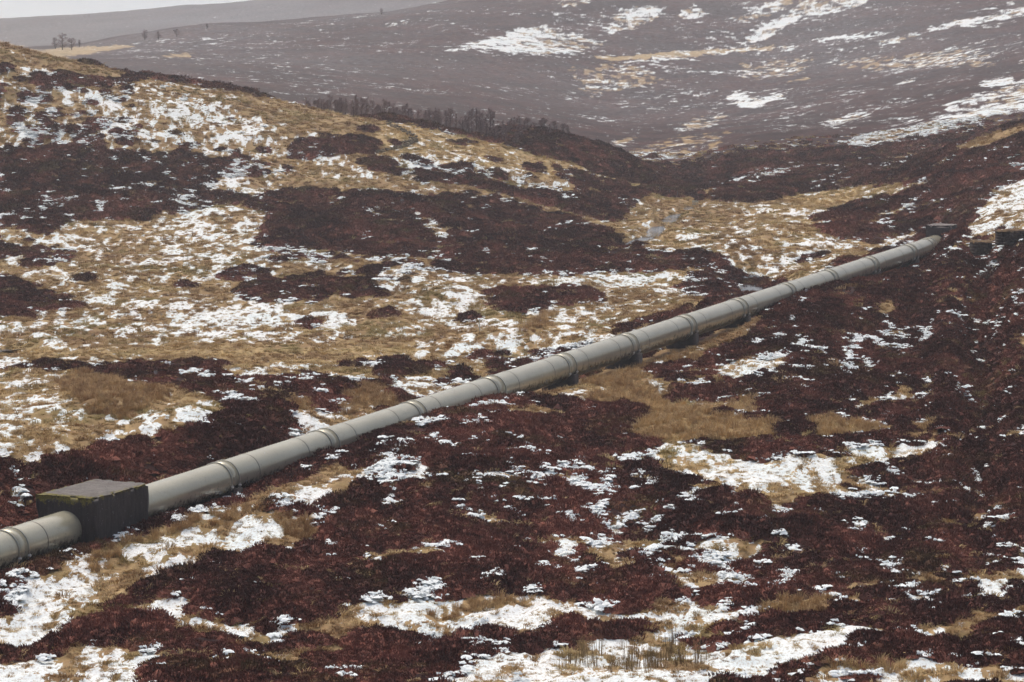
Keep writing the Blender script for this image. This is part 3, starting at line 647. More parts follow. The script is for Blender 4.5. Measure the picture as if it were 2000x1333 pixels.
class MB:
    def __init__(s): s.v = []; s.q = []; s.t = []; s.n = 0
    def add(s, V, q=(), t=()):
        V = np.asarray(V, float).reshape(-1, 3)
        if len(q): s.q.append(np.asarray(q, int).reshape(-1, 4) + s.n)
        if len(t): s.t.append(np.asarray(t, int).reshape(-1, 3) + s.n)
        s.v.append(V); s.n += len(V)
    def box(s, o, ax, ay, az):
        """box from a corner o and three edge vectors"""
        o, ax, ay, az = (np.asarray(k, float) for k in (o, ax, ay, az))
        V = [o + i * ax + j * ay + k * az for k in (0, 1) for j in (0, 1) for i in (0, 1)]
        s.add(V, [(0, 2, 3, 1), (4, 5, 7, 6), (0, 1, 5, 4), (2, 6, 7, 3), (0, 4, 6, 2), (1, 3, 7, 5)])
    def limb(s, a, b, ra, rb, n=3):
        a, b = np.asarray(a, float), np.asarray(b, float); d = b - a; d /= np.linalg.norm(d) + 1e-9
        u = np.cross(d, (.3, .5, .81)); u /= np.linalg.norm(u) + 1e-9; w = np.cross(d, u)
        k = np.arange(n) * 2 * math.pi / n
        ring = np.cos(k)[:, None] * u + np.sin(k)[:, None] * w
        i = np.arange(n); j = (i + 1) % n
        s.add(np.vstack([a + ra * ring, b + rb * ring]), np.stack([i, j, j + n, i + n], 1))
    def build(s, name, mat, smooth=False):
        fs = []
        if s.q: fs.append(np.vstack(s.q))
        if s.t: fs.append(np.vstack(s.t))
        return mesh_np(name, np.vstack(s.v), fs, mat, smooth)

# ------------------------------------------------------------------ ground
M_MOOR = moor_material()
ca = np.arange(-.206, .2061, .0004)
so = .206 + np.cumsum(np.linspace(.0006, .01, 85)); so = so[so < .66]
A = np.concatenate([-so[::-1], ca, so])
def rows_(a, b, st): return np.exp(np.arange(math.log(a), math.log(b), st))
YR = np.concatenate([rows_(6, 104, .03), rows_(104, 420, .00125), rows_(420, 1500, .0032), rows_(1500, 8200, .011)])
AA, YY = np.meshgrid(A, YR); XX = AA * YY
ZZ = ground_z(XX, YY)
hv, sv, tT, tL, tR = cover(XX, YY)
# far mountain: mostly snow
sv = np.where(YY > 3300, sv + .9, sv)
nr, nc = XX.shape
ii = (np.arange(nr - 1)[:, None] * nc + np.arange(nc - 1)[None]).ravel()
quads = np.stack([ii, ii + 1, ii + nc + 1, ii + nc], 1)
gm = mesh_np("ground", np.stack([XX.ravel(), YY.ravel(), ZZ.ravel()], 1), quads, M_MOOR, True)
fattr(gm, "heather_value", hv.ravel()); fattr(gm, "snow_value", sv.ravel()); fattr(gm, "tint", tT.ravel())
fattr(gm, "painted_haze", (sstep(560, 1050, YY) * .085 * (1 + .7 * fbm(XX / 60, YY / 90, 121, 3)) + sstep(1300, 2000, YY) * .1).ravel())  # paler with distance: extra haze put into the colour
tag(obj("ground", gm), kind="structure")

M_WATER = water_material()
def ribbon(course, name):
    pts, w, depth = course
    # resample
    seg = np.concatenate([[0], np.cumsum(np.linalg.norm(np.diff(pts[:, :2], axis=0), axis=1))])
    t = np.linspace(0, seg[-1], 60)
    c = np.stack([np.interp(t, seg, pts[:, k]) for k in range(3)], 1)
    for _ in range(2): c[1:-1] = .25 * c[:-2] + .5 * c[1:-1] + .25 * c[2:]
    d = np.gradient(c[:, :2], axis=0); d /= np.linalg.norm(d, axis=1)[:, None]
    nrm = np.stack([-d[:, 1], d[:, 0]], 1)
    wob = 1 + .3 * vnoise(t / 4, t * 0 + 3, 5)
    g = ground_z(c[:, 0], c[:, 1]); zz = np.minimum(g + depth * .55, c[:, 2] - depth * .3)
    for _ in range(4): zz[1:-1] = .25 * zz[:-2] + .5 * zz[1:-1] + .25 * zz[2:]
    V = []
    for k in (-1, -.33, .33, 1):
        V.append(np.concatenate([c[:, :2] + nrm * (k * w * wob)[:, None], zz[:, None]], 1))
    V = np.concatenate(V); n = 60; q = []
    for k in range(3):
        i = np.arange(n - 1) + k * n
        q.append(np.stack([i, i + 1, i + n + 1, i + n], 1))
    tag(obj(name, mesh_np(name, V, np.vstack(q), M_WATER, True)), kind="structure")
for c in (s1, s2, s3): ribbon(c, "stream")

# ------------------------------------------------------------------ plant cover: sprigs and tufts as instances
def instancer(name, protos, P, rot, scale, attrs, kind="stuff"):
    me = bpy.data.meshes.new(name)
    me.vertices.add(len(P)); me.vertices.foreach_set("co", np.asarray(P, np.float32).ravel())
    a = me.attributes.new("rot", 'FLOAT_VECTOR', 'POINT'); a.data.foreach_set("vector", np.asarray(rot, np.float32).ravel())
    a = me.attributes.new("size", 'FLOAT_VECTOR', 'POINT'); a.data.foreach_set("vector", np.asarray(scale, np.float32).ravel())
    for k, v in attrs.items(): fattr(me, k, v)
    o = obj(name, me)
    ng = bpy.data.node_groups.new(name, 'GeometryNodeTree')
    ng.interface.new_socket("Geometry", in_out='INPUT', socket_type='NodeSocketGeometry')
    ng.interface.new_socket("Geometry", in_out='OUTPUT', socket_type='NodeSocketGeometry')
    gi = ng.nodes.new("NodeGroupInput"); go = ng.nodes.new("NodeGroupOutput")
    jn = ng.nodes.new("GeometryNodeJoinGeometry")
    for p in protos:
        oi = ng.nodes.new("GeometryNodeObjectInfo"); oi.inputs["Object"].default_value = p; oi.inputs["As Instance"].default_value = True
        ng.links.new(oi.outputs["Geometry"], jn.inputs[0])
    ip = ng.nodes.new("GeometryNodeInstanceOnPoints")
    ip.inputs["Pick Instance"].default_value = True
    ng.links.new(gi.outputs[0], ip.inputs["Points"]); ng.links.new(jn.outputs[0], ip.inputs["Instance"])
    for an, sock in (("rot", "Rotation"), ("size", "Scale")):
        na = ng.nodes.new("GeometryNodeInputNamedAttribute"); na.data_type = 'FLOAT_VECTOR'; na.inputs["Name"].default_value = an
        out = [k for k in na.outputs if k.enabled and k.name == "Attribute"][0]
        ng.links.new(out, ip.inputs[sock])
    ng.links.new(ip.outputs[0], go.inputs[0])
    md = o.modifiers.new("scatter", 'NODES'); md.node_group = ng
    tag(o, kind=kind)
    return o

def proto(name, mb, mat):
    return bpy.data.objects.new(name, mb.build(name, mat))

def heather_proto(seed, mat, n=170):
    r = np.random.default_rng(seed); mb = MB()
    ph = r.uniform(0, 6.28)
    def R(th): return .5 * (1 + .22 * math.sin(2 * th + ph) + .12 * math.sin(5 * th + 2 * ph))
    def H(x, y):
        th = math.atan2(y, x); q = min(1, math.hypot(x, y) / R(th)); return .34 * (1 - q ** 2.2) * (1 + .25 * math.sin(9 * x + ph) * math.cos(8 * y))
    rings = [(0, 1)] + [(.55, 8), (1.0, 10)]
    V = [(0, 0, H(0, 0) * .8)]
    k8 = [(R(a) * .55 * math.cos(a), R(a) * .55 * math.sin(a)) for a in np.arange(9) * 2 * math.pi / 9]
    k9 = [(R(a) * .98 * math.cos(a), R(a) * .98 * math.sin(a)) for a in np.arange(9) * 2 * math.pi / 9]
    V += [(x, y, H(x, y) * .85) for x, y in k8] + [(x, y, -.12) for x, y in k9]
    mb.add(V, [(1 + i, 10 + i, 10 + (i + 1) % 9, 1 + (i + 1) % 9) for i in range(9)], [(0, 1 + i, 1 + (i + 1) % 9) for i in range(9)])
    for _ in range(n):
        th = r.uniform(0, 6.283); q = math.sqrt(r.uniform(0, 1)); x, y = q * R(th) * math.cos(th), q * R(th) * math.sin(th)
        z = H(x, y) * .8 - .02
        d = np.array([x * 1.3 + r.normal(0, .28), y * 1.3 + r.normal(0, .28), .75]); d /= np.linalg.norm(d)
        L = r.uniform(.08, .2); w = r.uniform(.014, .028)
        s = np.cross(d, r.normal(0, 1, 3)); s /= np.linalg.norm(s)
        b = np.array([x, y, z])
        mb.add([b - s * w * .6, b + s * w * .6, b + d * L * .6 + s * w, b + d * L * .6 - s * w, b + d * L], [(0, 1, 2, 3)], [(3, 2, 4)])
    return proto("heather_clump", mb, mat)

def tuft_proto(seed, mat, n=70, L=(.22, .42), spread=.22, droop=.8, w=.012):
    r = np.random.default_rng(seed); mb = MB()
    for _ in range(n):
        th = r.uniform(0, 6.283); q = math.sqrt(r.uniform(0, 1)) * spread
        b = np.array([q * math.cos(th), q * math.sin(th), -.03])
        out = np.array([math.cos(th), math.sin(th), 0]) * (q / spread + .15) + np.append(r.normal(0, .25, 2), 0)
        l = r.uniform(*L)
        p1 = b + l * .55 * (np.array([0, 0, 1]) + .45 * droop * out); p2 = p1 + l * .45 * (np.array([0, 0, 1 - .95 * droop]) + .9 * droop * out)
        s = np.array([-out[1], out[0], r.normal(0, .3)]); s = s / (np.linalg.norm(s) + 1e-6) * w * r.uniform(.7, 1.4)
        mb.add([b - s, b + s, p1 + s * .8, p1 - s * .8, p2], [(0, 1, 2, 3)], [(3, 2, 4)])
    return proto("grass_tuft", mb, mat)

M_HEATH = plant_material("heather", HEATH_D, HEATH_L, (.13, .085, .034))
M_GRASS = plant_material("moor_grass", (.27, .155, .074), (.70, .53, .27), (.32, .265, .10))
M_LONG = plant_material("long_grass", (.30, .17, .08), (.62, .44, .22))
M_RUSH = plant_material("rush", (.16, .10, .05), (.30, .21, .10))

def candidates(y0, y1, density, amax=.235):
    """random ground points in the wedge the camera can see, with a margin"""
    n = int(amax * (y1 ** 2 - y0 ** 2) * density)
    Y = np.sqrt(rng.uniform(y0 ** 2, y1 ** 2, n)); X = rng.uniform(-amax, amax, n) * Y
    return X, Y

SC = 1.0
Ph, Sh, Th, Gh = [], [], [], []
Pg, Sg, Tg, Gg = [], [], [], []
Pl, Sl, Tl = [], [], []
Pr, Sr = [], []
Pn, Sn = [], []
BL0, BL1 = pipe_s(128), pipe_s(240)
def clear(X, Y, r=1.15):
    d, s = pipe_dist(X, Y)
    ok = ~((np.abs(d) < r) & (s > -60) & (s < S_END + 1))
    return ok & ~((np.abs(d) < 1.75) & (s > BL0 - .2) & (s < BL1 + .2))
for y0, y1, dh, dg, big in ((100, 170, 9, 11, 1.0), (170, 250, 7.5, 9, 1.05), (250, 340, 5, 6.5, 1.2), (340, 470, 2.6, 3.2, 1.5), (470, 640, 1.3, 1.3, 1.8)):
    X, Y = candidates(y0, y1, dh); hv, sv, T, L, R = cover(X, Y)
    big_n = .5 + .5 * fbm(X / 3, Y / 4, 91, 2)
    k = (hv > -.02) & (sv < .02 + .1 * (rng.random(len(X)) - .5)) & clear(X, Y) & (rng.random(len(X)) > .97 * sstep(525, 610, Y)) & (big_n > .2 + .14 * rng.normal(0, 1, len(X)))
    X, Y, bn, hv = X[k], Y[k], big_n[k], hv[k]
    sc = big * (.5 + .95 * bn ** 1.3) * rng.uniform(.7, 1.3, len(X))
    low = .55 + .45 * sstep(-.02, -.25, sv[k])
    Ph.append(np.stack([X, Y, ground_z(X, Y) - .03], 1)); Sh.append(np.stack([sc, sc, sc * low * rng.uniform(.6, 1.15, len(X))], 1))
    Th.append(np.clip(.36 + .75 * fbm(X / 2.6, Y / 6, 95, 3) + .3 * fbm(X / 12, Y / 25, 96, 2) + rng.normal(0, .2, len(X)), 0, 1)); Gh.append(np.clip(.36 + .55 * fbm(X / 3.3, Y / 5, 97, 2) + rng.normal(0, .12, len(X)), 0, 1))
    # snow lying on and between the stems
    X, Y = candidates(y0, y1, dh * 1.7); hv, sv, T, L, R = cover(X, Y)
    k = (hv > -.04) & (Y < 640) & (sv > -.04 + .05 * rng.normal(0, 1, len(X))) & clear(X, Y)
    X, Y = X[k], Y[k]; sc = (.5 + .5 * big) * rng.uniform(.4, 1.0, len(X))
    Pn.append(np.stack([X, Y, ground_z(X, Y) + rng.uniform(.05, .24, len(X))], 1)); Sn.append(np.stack([sc, sc * 1.5, rng.uniform(.6, 1.2, len(X))], 1))
    # short tussock grass
    X, Y = candidates(y0, y1, dg); hv, sv, T, L, R = cover(X, Y)
    u = rng.random(len(X))
    dens = np.where(sv > 0, .36, .5) * (1 - .35 * L) + .02
    dens = np.where(hv > .05, .07 * (1 + fbm(X / 5, Y / 9, 131, 2)), dens)
    k = (u < dens) & clear(X, Y)
    X, Y, T, sv, hv = X[k], Y[k], T[k], sv[k], hv[k]
    sc = big * (.5 + .95 * rng.random(len(X)) ** 2) * np.where(sv > 0, .5, 1.0) * np.where(hv > .05, 1.25, 1)
    Pg.append(np.stack([X, Y, ground_z(X, Y) - .02], 1)); Sg.append(np.stack([sc, sc, sc * rng.uniform(.6, 1.0, len(X))], 1))
    Tg.append(np.clip(T - .12 + .45 * fbm(X / 3, Y / 5, 101, 2) + rng.normal(0, .18, len(X)), 0, 1)); Gg.append(np.clip(.5 + .6 * fbm(X / 4, Y / 6, 103, 2), 0, 1))
    # long golden grass
    X, Y = candidates(y0, y1, dg * .6); hv, sv, T, L, R = cover(X, Y)
    k = (rng.random(len(X)) < np.clip(L - .35, 0, 1) * np.where(sv > .05, .35, 1)) & (hv < .1) & clear(X, Y)
    X, Y, T = X[k], Y[k], T[k]
    sc = big * rng.uniform(.7, 1.35, len(X))
    Pl.append(np.stack([X, Y, ground_z(X, Y) - .02], 1)); Sl.append(np.stack([sc * .8, sc * .8, sc * rng.uniform(.8, 1.3, len(X))], 1))
    Tl.append(np.clip(T + .05 + rng.normal(0, .2, len(X)), 0, 1))
    X, Y = candidates(y0, y1, 5); hv, sv, T, L, R = cover(X, Y)
    k = rng.random(len(X)) < np.clip(R, 0, 1)
    X, Y = X[k], Y[k]
    Pr.append(np.stack([X, Y, ground_z(X, Y) - .02], 1)); sc = rng.uniform(.6, 1.2, len(X)); Sr.append(np.stack([sc, sc, sc], 1))
cat_ = lambda l: np.concatenate(l)
def rots(n, tilt=.16): return np.stack([rng.normal(0, tilt, n), rng.normal(0, tilt, n), rng.uniform(0, 6.283, n)], 1)
Ph, Sh, Th, Gh = map(cat_, (Ph, Sh, Th, Gh)); Pg, Sg, Tg, Gg = map(cat_, (Pg, Sg, Tg, Gg)); Pl, Sl, Tl = map(cat_, (Pl, Sl, Tl)); Pr, Sr = map(cat_, (Pr, Sr)); Pn, Sn = map(cat_, (Pn, Sn))
instancer("heather", [heather_proto(i, M_HEATH) for i in range(5)], Ph, rots(len(Ph)), Sh, {"tint": Th, "green": Gh})
instancer("moor_grass", [tuft_proto(20 + i, M_GRASS, 64, (.18, .36), .26, .95, .013) for i in range(4)], Pg, rots(len(Pg)), Sg, {"tint": Tg, "green": Gg})
instancer("long_grass", [tuft_proto(30 + i, M_LONG, 70, (.32, .66), .24, .78, .012) for i in range(4)], Pl, rots(len(Pl)), Sl, {"tint": Tl, "green": Tl * 0})
instancer("rushes", [tuft_proto(40 + i, M_RUSH, 16, (.6, 1.1), .25, .12, .010) for i in range(3)], Pr, rots(len(Pr), .06), Sr, {"tint": rng.random(len(Pr)), "green": np.zeros(len(Pr))})
def snow_proto(seed, mat):
    """a few scraps of snow caught among the stems"""
    r = np.random.default_rng(seed); mb = MB()
    for _ in range(int(r.integers(4, 9))):
        n = 9; a = np.arange(n) * 2 * math.pi / n; R = r.uniform(.04, .17)
        rr = R * (1 + .5 * r.normal(0, .7, n)).clip(.35, 1.9); el = r.uniform(.6, 1.7)
        c = np.append(r.normal(0, .24, 2), r.uniform(-.05, .05))
        o = np.stack([rr * el * np.cos(a), rr * np.sin(a), r.normal(-.02, .03, n)], 1) + c; i_ = np.stack([rr * el * .55 * np.cos(a), rr * .55 * np.sin(a), .035 + r.normal(0, .02, n)], 1) + c
        j = np.arange(n)
        mb.add(np.vstack([o, i_, [c + (0, 0, .045)]]), np.stack([j, (j + 1) % n, n + (j + 1) % n, n + j], 1), np.stack([n + j, n + (j + 1) % n, np.full(n, 2 * n)], 1))
    return proto("snow_scraps", mb, mat)
M_SNOW = simple_material("snow", SNOW, (.86, .89, .89), 5, .8, .2)
instancer("lying_snow", [snow_proto(60 + i, M_SNOW) for i in range(6)], Pn, rots(len(Pn), .1), Sn, {})
print("snow pads", len(Pn))
print("scatter", len(Ph), len(Pg), len(Pl), len(Pr), "ground verts", nr * nc)

# ------------------------------------------------------------------ the pipeline
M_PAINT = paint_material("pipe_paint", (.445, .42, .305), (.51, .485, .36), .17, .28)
M_RING = paint_material("ring_paint", (.29, .28, .215), (.35, .34, .265), .3, .2)
M_SEAM = simple_material("weld", (.10, .088, .068), (.19, .17, .13), 6, .5, .4)
M_STEEL = simple_material("steel", (.50, .48, .42), (.62, .60, .54), 9, .4, .6)
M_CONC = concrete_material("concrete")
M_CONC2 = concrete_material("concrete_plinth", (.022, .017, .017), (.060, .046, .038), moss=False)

UP = np.array([0, 0, 1.0]); SD = np.cross(PD, UP); SD /= np.linalg.norm(SD); UP2 = np.cross(SD, PD)
def axis_pt(s): return PA + PD * s
PIPE0 = axis_pt(0.0)
def lathe(profile, name, mat, n=72, smooth=True, bend=None):
    """profile [(s along axis, radius)] turned round the pipe's axis; vertices relative to PIPE0"""
    th = np.arange(n) * 2 * math.pi / n
    V = []
    for s, r in profile:
        if bend: c, u, w = bend(s)
        else: c, u, w = axis_pt(s), UP2, SD
        V.append(c - PIPE0 + r * (np.sin(th)[:, None] * u + np.cos(th)[:, None] * w))
    V = np.concatenate(V); q = []
    i = np.arange(n); j = (i + 1) % n
    for k in range(len(profile) - 1):
        q.append(np.stack([k * n + i, k * n + j, (k + 1) * n + j, (k + 1) * n + i], 1))
    me = mesh_np(name, V, np.vstack(q), mat, smooth)
    g = np.clip(.5 - .62 * np.sin(th), 0, 1) ** 1.6  # weight of the painted shade and staining, strongest underneath
    fattr(me, "grime_shade", np.tile(g, len(profile)))
    return me
pipeline = empty("water_pipeline", PIPE0)
tag(pipeline, "long grey-green steel water pipeline crossing the moor on concrete supports", "pipeline")
C1 = [-100, 237, 424.5, 623.5, 798.5, 951, 1091.5, 1217, 1331, 1435, 1531, 1613, 1691.5, 1767.5]      # near ring of each joint
C2 = [-80, 254, 439.5, 638.5, 811.5, 966, 1105.5, 1228.5, 1342, 1444, 1538.5, 1620.5, 1700, 1775]     # far ring
# the joint left of the block is seen at the frame edge; the one inside the block is hidden
C1[1], C2[1] = 3, 22
C1[0], C2[0] = -262, -240
SEAMS = {0: [-170, -45], 1: [62], 2: [481.5, 580], 3: [673.5, 758.5], 4: [840.7, 920], 5: [993.5, 1063.7], 6: [1129.5, 1192.5], 7: [1249.5, 1307], 8: [1361.5, 1412.5], 9: [1462, 1508.5], 10: [1553.3, 1596.5], 11: [1637, 1674.5], 12: [1713.5, 1748], 13: [1785.5]}
def end_bend(s):
    """the last metres turn into the hillside"""
    s0 = pipe_s(1800.0)
    t = max(0.0, s - s0); ang = -min(t / 90.0, .16)
    c0 = axis_pt(min(s, s0))
    # integrate the arc
    c = c0.copy(); st = 24
    for k in range(st):
        a = -min((t * (k + .5) / st) / 90.0, .16)
        d = PD * math.cos(a) + SD * math.sin(a); c = c + d * t / st
    w = SD * math.cos(ang) - PD * math.sin(ang)
    return c, UP2, w
def ring_joint(x1, x2, bend=None):
    a, b = pipe_s(x1), pipe_s(x2)
    if b - a < .7: a, b = (a + b) / 2 - .4, (a + b) / 2 + .4
    col_o = obj("joint_sleeve", lathe([(a, PIPE_R + .003), (a + .005, PIPE_R + .022), (b - .005, PIPE_R + .022), (b, PIPE_R + .003)], "joint_sleeve", M_PAINT, bend=bend), pipeline)
    for s in (a, b):
        h = .055
        r = obj("flange_ring", lathe([(s - h, PIPE_R + .004), (s - h + .012, FLANGE_R), (s + h - .012, FLANGE_R), (s + h, PIPE_R + .004)], "flange_ring", M_RING, smooth=False, bend=bend), col_o)
        for th in (-.33, math.pi + .33):
            mb = MB()
            rad = math.sin(th) * UP2 + math.cos(th) * SD; tg = np.cross(rad, PD)
            c = axis_pt(s) - PIPE0 + rad * (FLANGE_R - .01)
            mb.box(c - PD * .09 - tg * .07, PD * .18, tg * .14, rad * .11)
            mb.limb(c + rad * .05 - tg * .16, c + rad * .05 + tg * .16, .028, .028, 6)
            obj("clamp_lug", mb.build("clamp_lug", M_STEEL), col_o)
    return a, b
ends = []
for x1, x2 in zip(C1, C2): ends.append(ring_joint(x1, x2))
for k in range(len(ends)):
    s0 = ends[k][1]; s1_ = ends[k + 1][0] if k + 1 < len(ends) else pipe_s(1836.0)
    spans = [(s0, s1_)]
    bend = end_bend if k == len(ends) - 1 else None
    for a, b in spans:
        n = 40 if bend else 2
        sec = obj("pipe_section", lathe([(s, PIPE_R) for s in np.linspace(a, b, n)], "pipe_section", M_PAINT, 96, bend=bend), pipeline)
        for x in SEAMS.get(k, []):
            s = pipe_s(x)
            obj("weld_seam", lathe([(s - .045, PIPE_R + .001), (s - .028, PIPE_R + .014), (s + .028, PIPE_R + .014), (s + .045, PIPE_R + .001)], "weld_seam", M_SEAM, bend=bend), sec)
        if bend:
            for x in (1806.0, 1813.0):
                s = pipe_s(x)
                obj("flange_ring", lathe([(s - .075, PIPE_R + .004), (s - .06, FLANGE_R), (s + .06, FLANGE_R), (s + .075, PIPE_R + .004)], "flange_ring", M_RING, smooth=False, bend=bend), sec)

# ------------------------------------------------------------------ concrete anchor blocks
def anchor_block(name, c, dirv, wid, length, top, label, below=2.2, mat=None, mossy=True):
    d = np.array([dirv[0], dirv[1], 0.0]); d /= np.linalg.norm(d); w = np.array([d[1], -d[0], 0.0])
    nx, ny, nz = 28, 22, 18
    mb = MB(); seen = {}
    V = []; Q = []
    def vert(i, j, k):
        key = (i, j, k)
        if key not in seen:
            seen[key] = len(V)
            V.append(d * length * (i / nx - .5) + w * wid * (j / ny - .5) + np.array([0, 0, top - (top + below) * (1 - k / nz)]))
        return seen[key]
    for i in range(nx):
        for j in range(ny):
            Q.append((vert(i, j, nz), vert(i, j + 1, nz), vert(i + 1, j + 1, nz), vert(i + 1, j, nz))[::-1])
    for i in range(nx):
        for k in range(nz):
            Q.append((vert(i, 0, k), vert(i + 1, 0, k), vert(i + 1, 0, k + 1), vert(i, 0, k + 1))[::-1]); Q.append((vert(i, ny, k), vert(i, ny, k + 1), vert(i + 1, ny, k + 1), vert(i + 1, ny, k))[::-1])
    for j in range(ny):
        for k in range(nz):
            Q.append((vert(0, j, k), vert(0, j, k + 1), vert(0, j + 1, k + 1), vert(0, j + 1, k))[::-1]); Q.append((vert(nx, j, k), vert(nx, j + 1, k), vert(nx, j + 1, k + 1), vert(nx, j, k + 1))[::-1])
    V = np.array(V); keys = np.array(list(seen.keys()))
    # worn arrises and a slightly uneven cast surface
    ex = np.minimum(keys[:, 0], nx - keys[:, 0]) == 0; ey = np.minimum(keys[:, 1], ny - keys[:, 1]) == 0; ez = keys[:, 2] == nz
    edge = (ex.astype(int) + ey + ez) >= 2
    ctr = V.mean(0)
    V[edge] += (ctr - V[edge]) * .04 * (1 + 1.6 * vnoise(V[edge][:, 0] * 3 + V[edge][:, 2] * 2, V[edge][:, 1] * 3, 77))[:, None]
    V += .03 * vnoise(V[:, 0] * 2.3 + V[:, 2], V[:, 1] * 2.3 - V[:, 2], 79)[:, None]
    me = mesh_np(name, V, np.array(Q), mat or M_CONC, False)
    # moss along the two upper edges facing the near side
    lx = V @ d + length / 2; lw = np.abs(np.abs(V @ w) - wid / 2); lz = top - V[:, 2]
    near_edge = np.clip(1 - (lx / .6 + lz / .6), 0, 1); side = np.clip(1 - (lw / .4 + lz / .35), 0, 1) * .7
    far = np.clip(1 - ((length - lx) / .25 + lz / .2), 0, 1) * .6
    fattr(me, "moss", np.maximum(np.maximum(near_edge, side), far) if mossy else np.zeros(len(V)))
    o = obj(name, me, None, tuple(c))
    tag(o, label, "concrete block")
    return o
sb = (BL0 + BL1) / 2
cb = axis_pt(sb)
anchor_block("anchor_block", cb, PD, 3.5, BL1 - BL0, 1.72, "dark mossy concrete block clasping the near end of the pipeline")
ce = axis_pt(pipe_s(1829.0))
anchor_block("anchor_block", ce + PD * 2.0, PD, 2.7, 3.2, 2.0, "pale-topped concrete block where the far end of the pipe meets the hillside", 3.0,
             concrete_material("concrete_far", (.03, .022, .024), (.24, .205, .19)), False)

# plinths under the joints
names = {2: "concrete plinth under the first pipe joint past the mossy block", 5: "concrete plinth under the pipe joint beside the grass mound",
         6: "concrete plinth under the sixth pipe joint, in front of pale grass and snow", 7: "large concrete plinth under the pipe above the dark snowy heather hollow", 8: "concrete plinth under the pipe with a rusty brown stain",
         9: "concrete plinth under the pipe joint just before the stream goes behind the pipe", 12: "low concrete plinth under the second pipe joint from the hillside", 13: "concrete plinth under the last pipe joint by the hillside",
         3: "heather-hidden concrete plinth under the second pipe joint past the mossy block", 4: "heather-hidden concrete plinth under the third pipe joint past the mossy block", 10: "concrete plinth sunk in heather under the joint above the stream", 11: "concrete plinth sunk in heather under the joint right of the stream"}
for k, lab in names.items():
    s = (ends[k][0] + ends[k][1]) / 2; c = axis_pt(s)
    hd = np.array([PD[0], PD[1], 0]); hd /= np.linalg.norm(hd); w = np.array([hd[1], -hd[0], 0])
    g = float(ground_z(c[0], c[1])); 
    mb = MB(); L = .85; W = 2.5 if k != 7 else 2.7
    zt = .35; n = 14
    # block with a saddle cut to the pipe's curve
    xs = np.linspace(-W / 2, W / 2, n)
    zs = np.where(np.abs(xs) < .93, -np.sqrt(np.maximum(1.03 ** 2 - xs ** 2, 0)), -.45)
    zb = (g - c[2]) - 1.2
    V = []
    for e in (-L / 2, L / 2):
        for x, z in zip(xs, zs): V.append(hd * e + w * x + UP * z)
        for x in xs: V.append(hd * e + w * x * 1.08 + UP * zb)
    q = []; m2 = 2 * n
    for i in range(n - 1):
        q.append((i, i + 1, n + i + 1, n + i)); q.append((m2 + i, m2 + n + i, m2 + n + i + 1, m2 + i + 1)); q.append((i, m2 + i, m2 + i + 1, i + 1))
    q.append((0, n, m2 + n, m2)); q.append((n - 1, m2 + n - 1, m2 + m2 - 1, m2 - 1))
    mb.add(V, q)
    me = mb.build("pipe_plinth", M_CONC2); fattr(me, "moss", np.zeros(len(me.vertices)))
    tag(obj("pipe_plinth", me, None, tuple(c)), lab, "plinth", "concrete plinths under the pipeline")

# ------------------------------------------------------------------ ruined masonry on the right slope
M_STONE = simple_material("old_stone", (.035, .024, .022), (.12, .09, .075), 3)
M_TURF = simple_material("turf_cap", (.05, .03, .018), (.24, .15, .07), 3)
def masonry(name, px, py, wid, dep, hgt, yaw, label, y0=180, y1=420, cat="stone block", course=.3, r=None):
    p = at(px, py, y0, y1); r = np.random.default_rng(int(px))
    root = empty(name, tuple(p)); tag(root, label, cat)
    root.rotation_euler[2] = yaw
    mb = MB(); z = -.5
    while z < hgt - .05:
        x = -wid / 2; ch = course * r.uniform(.8, 1.2)
        while x < wid / 2 - .05:
            cw = min(r.uniform(.35, .8), wid / 2 - x)
            j = r.uniform(-.09, .09, 3)
            mb.box((x + .008, -dep / 2 + j[0], z), (cw - .016, 0, 0), (0, dep + j[1], 0), (0, 0, ch - .015)); x += cw
        z += ch
    obj("stonework", mb.build("stonework", M_STONE), root)
    V = []; nx, ny = 16, 6
    for j in range(ny + 1):
        for i in range(nx + 1):
            x = (i / nx - .5) * (wid + .16); y = (j / ny - .5) * (dep + .16); e = max(abs(i / nx - .5), abs(j / ny - .5)) > .49
            V.append((x + .09 * float(vnoise(x * 4 + px, y * 4, 8)), y + .09 * float(vnoise(x * 4 + px, y * 4, 9)), z + (-.10 if e else .07) + .11 * float(vnoise(x * 3.3 + px, y * 3.3, 7))))
    q = [(j * (nx + 1) + i, j * (nx + 1) + i + 1, (j + 1) * (nx + 1) + i + 1, (j + 1) * (nx + 1) + i) for j in range(ny) for i in range(nx)]
    obj("turf_cap", mesh_np("turf_cap", np.array(V), np.array(q), M_TURF, True), root)
    return root
masonry("stone_block", 1916, 499, 1.9, 1.5, 1.15, .18, "small squat dark stone block in the snow below the hillside")
masonry("stone_wall", 1990, 468, 4.4, 1.2, .8, .12, "low dark stone wall with a grassy top on the slope, cut off by the frame", cat="stone wall")

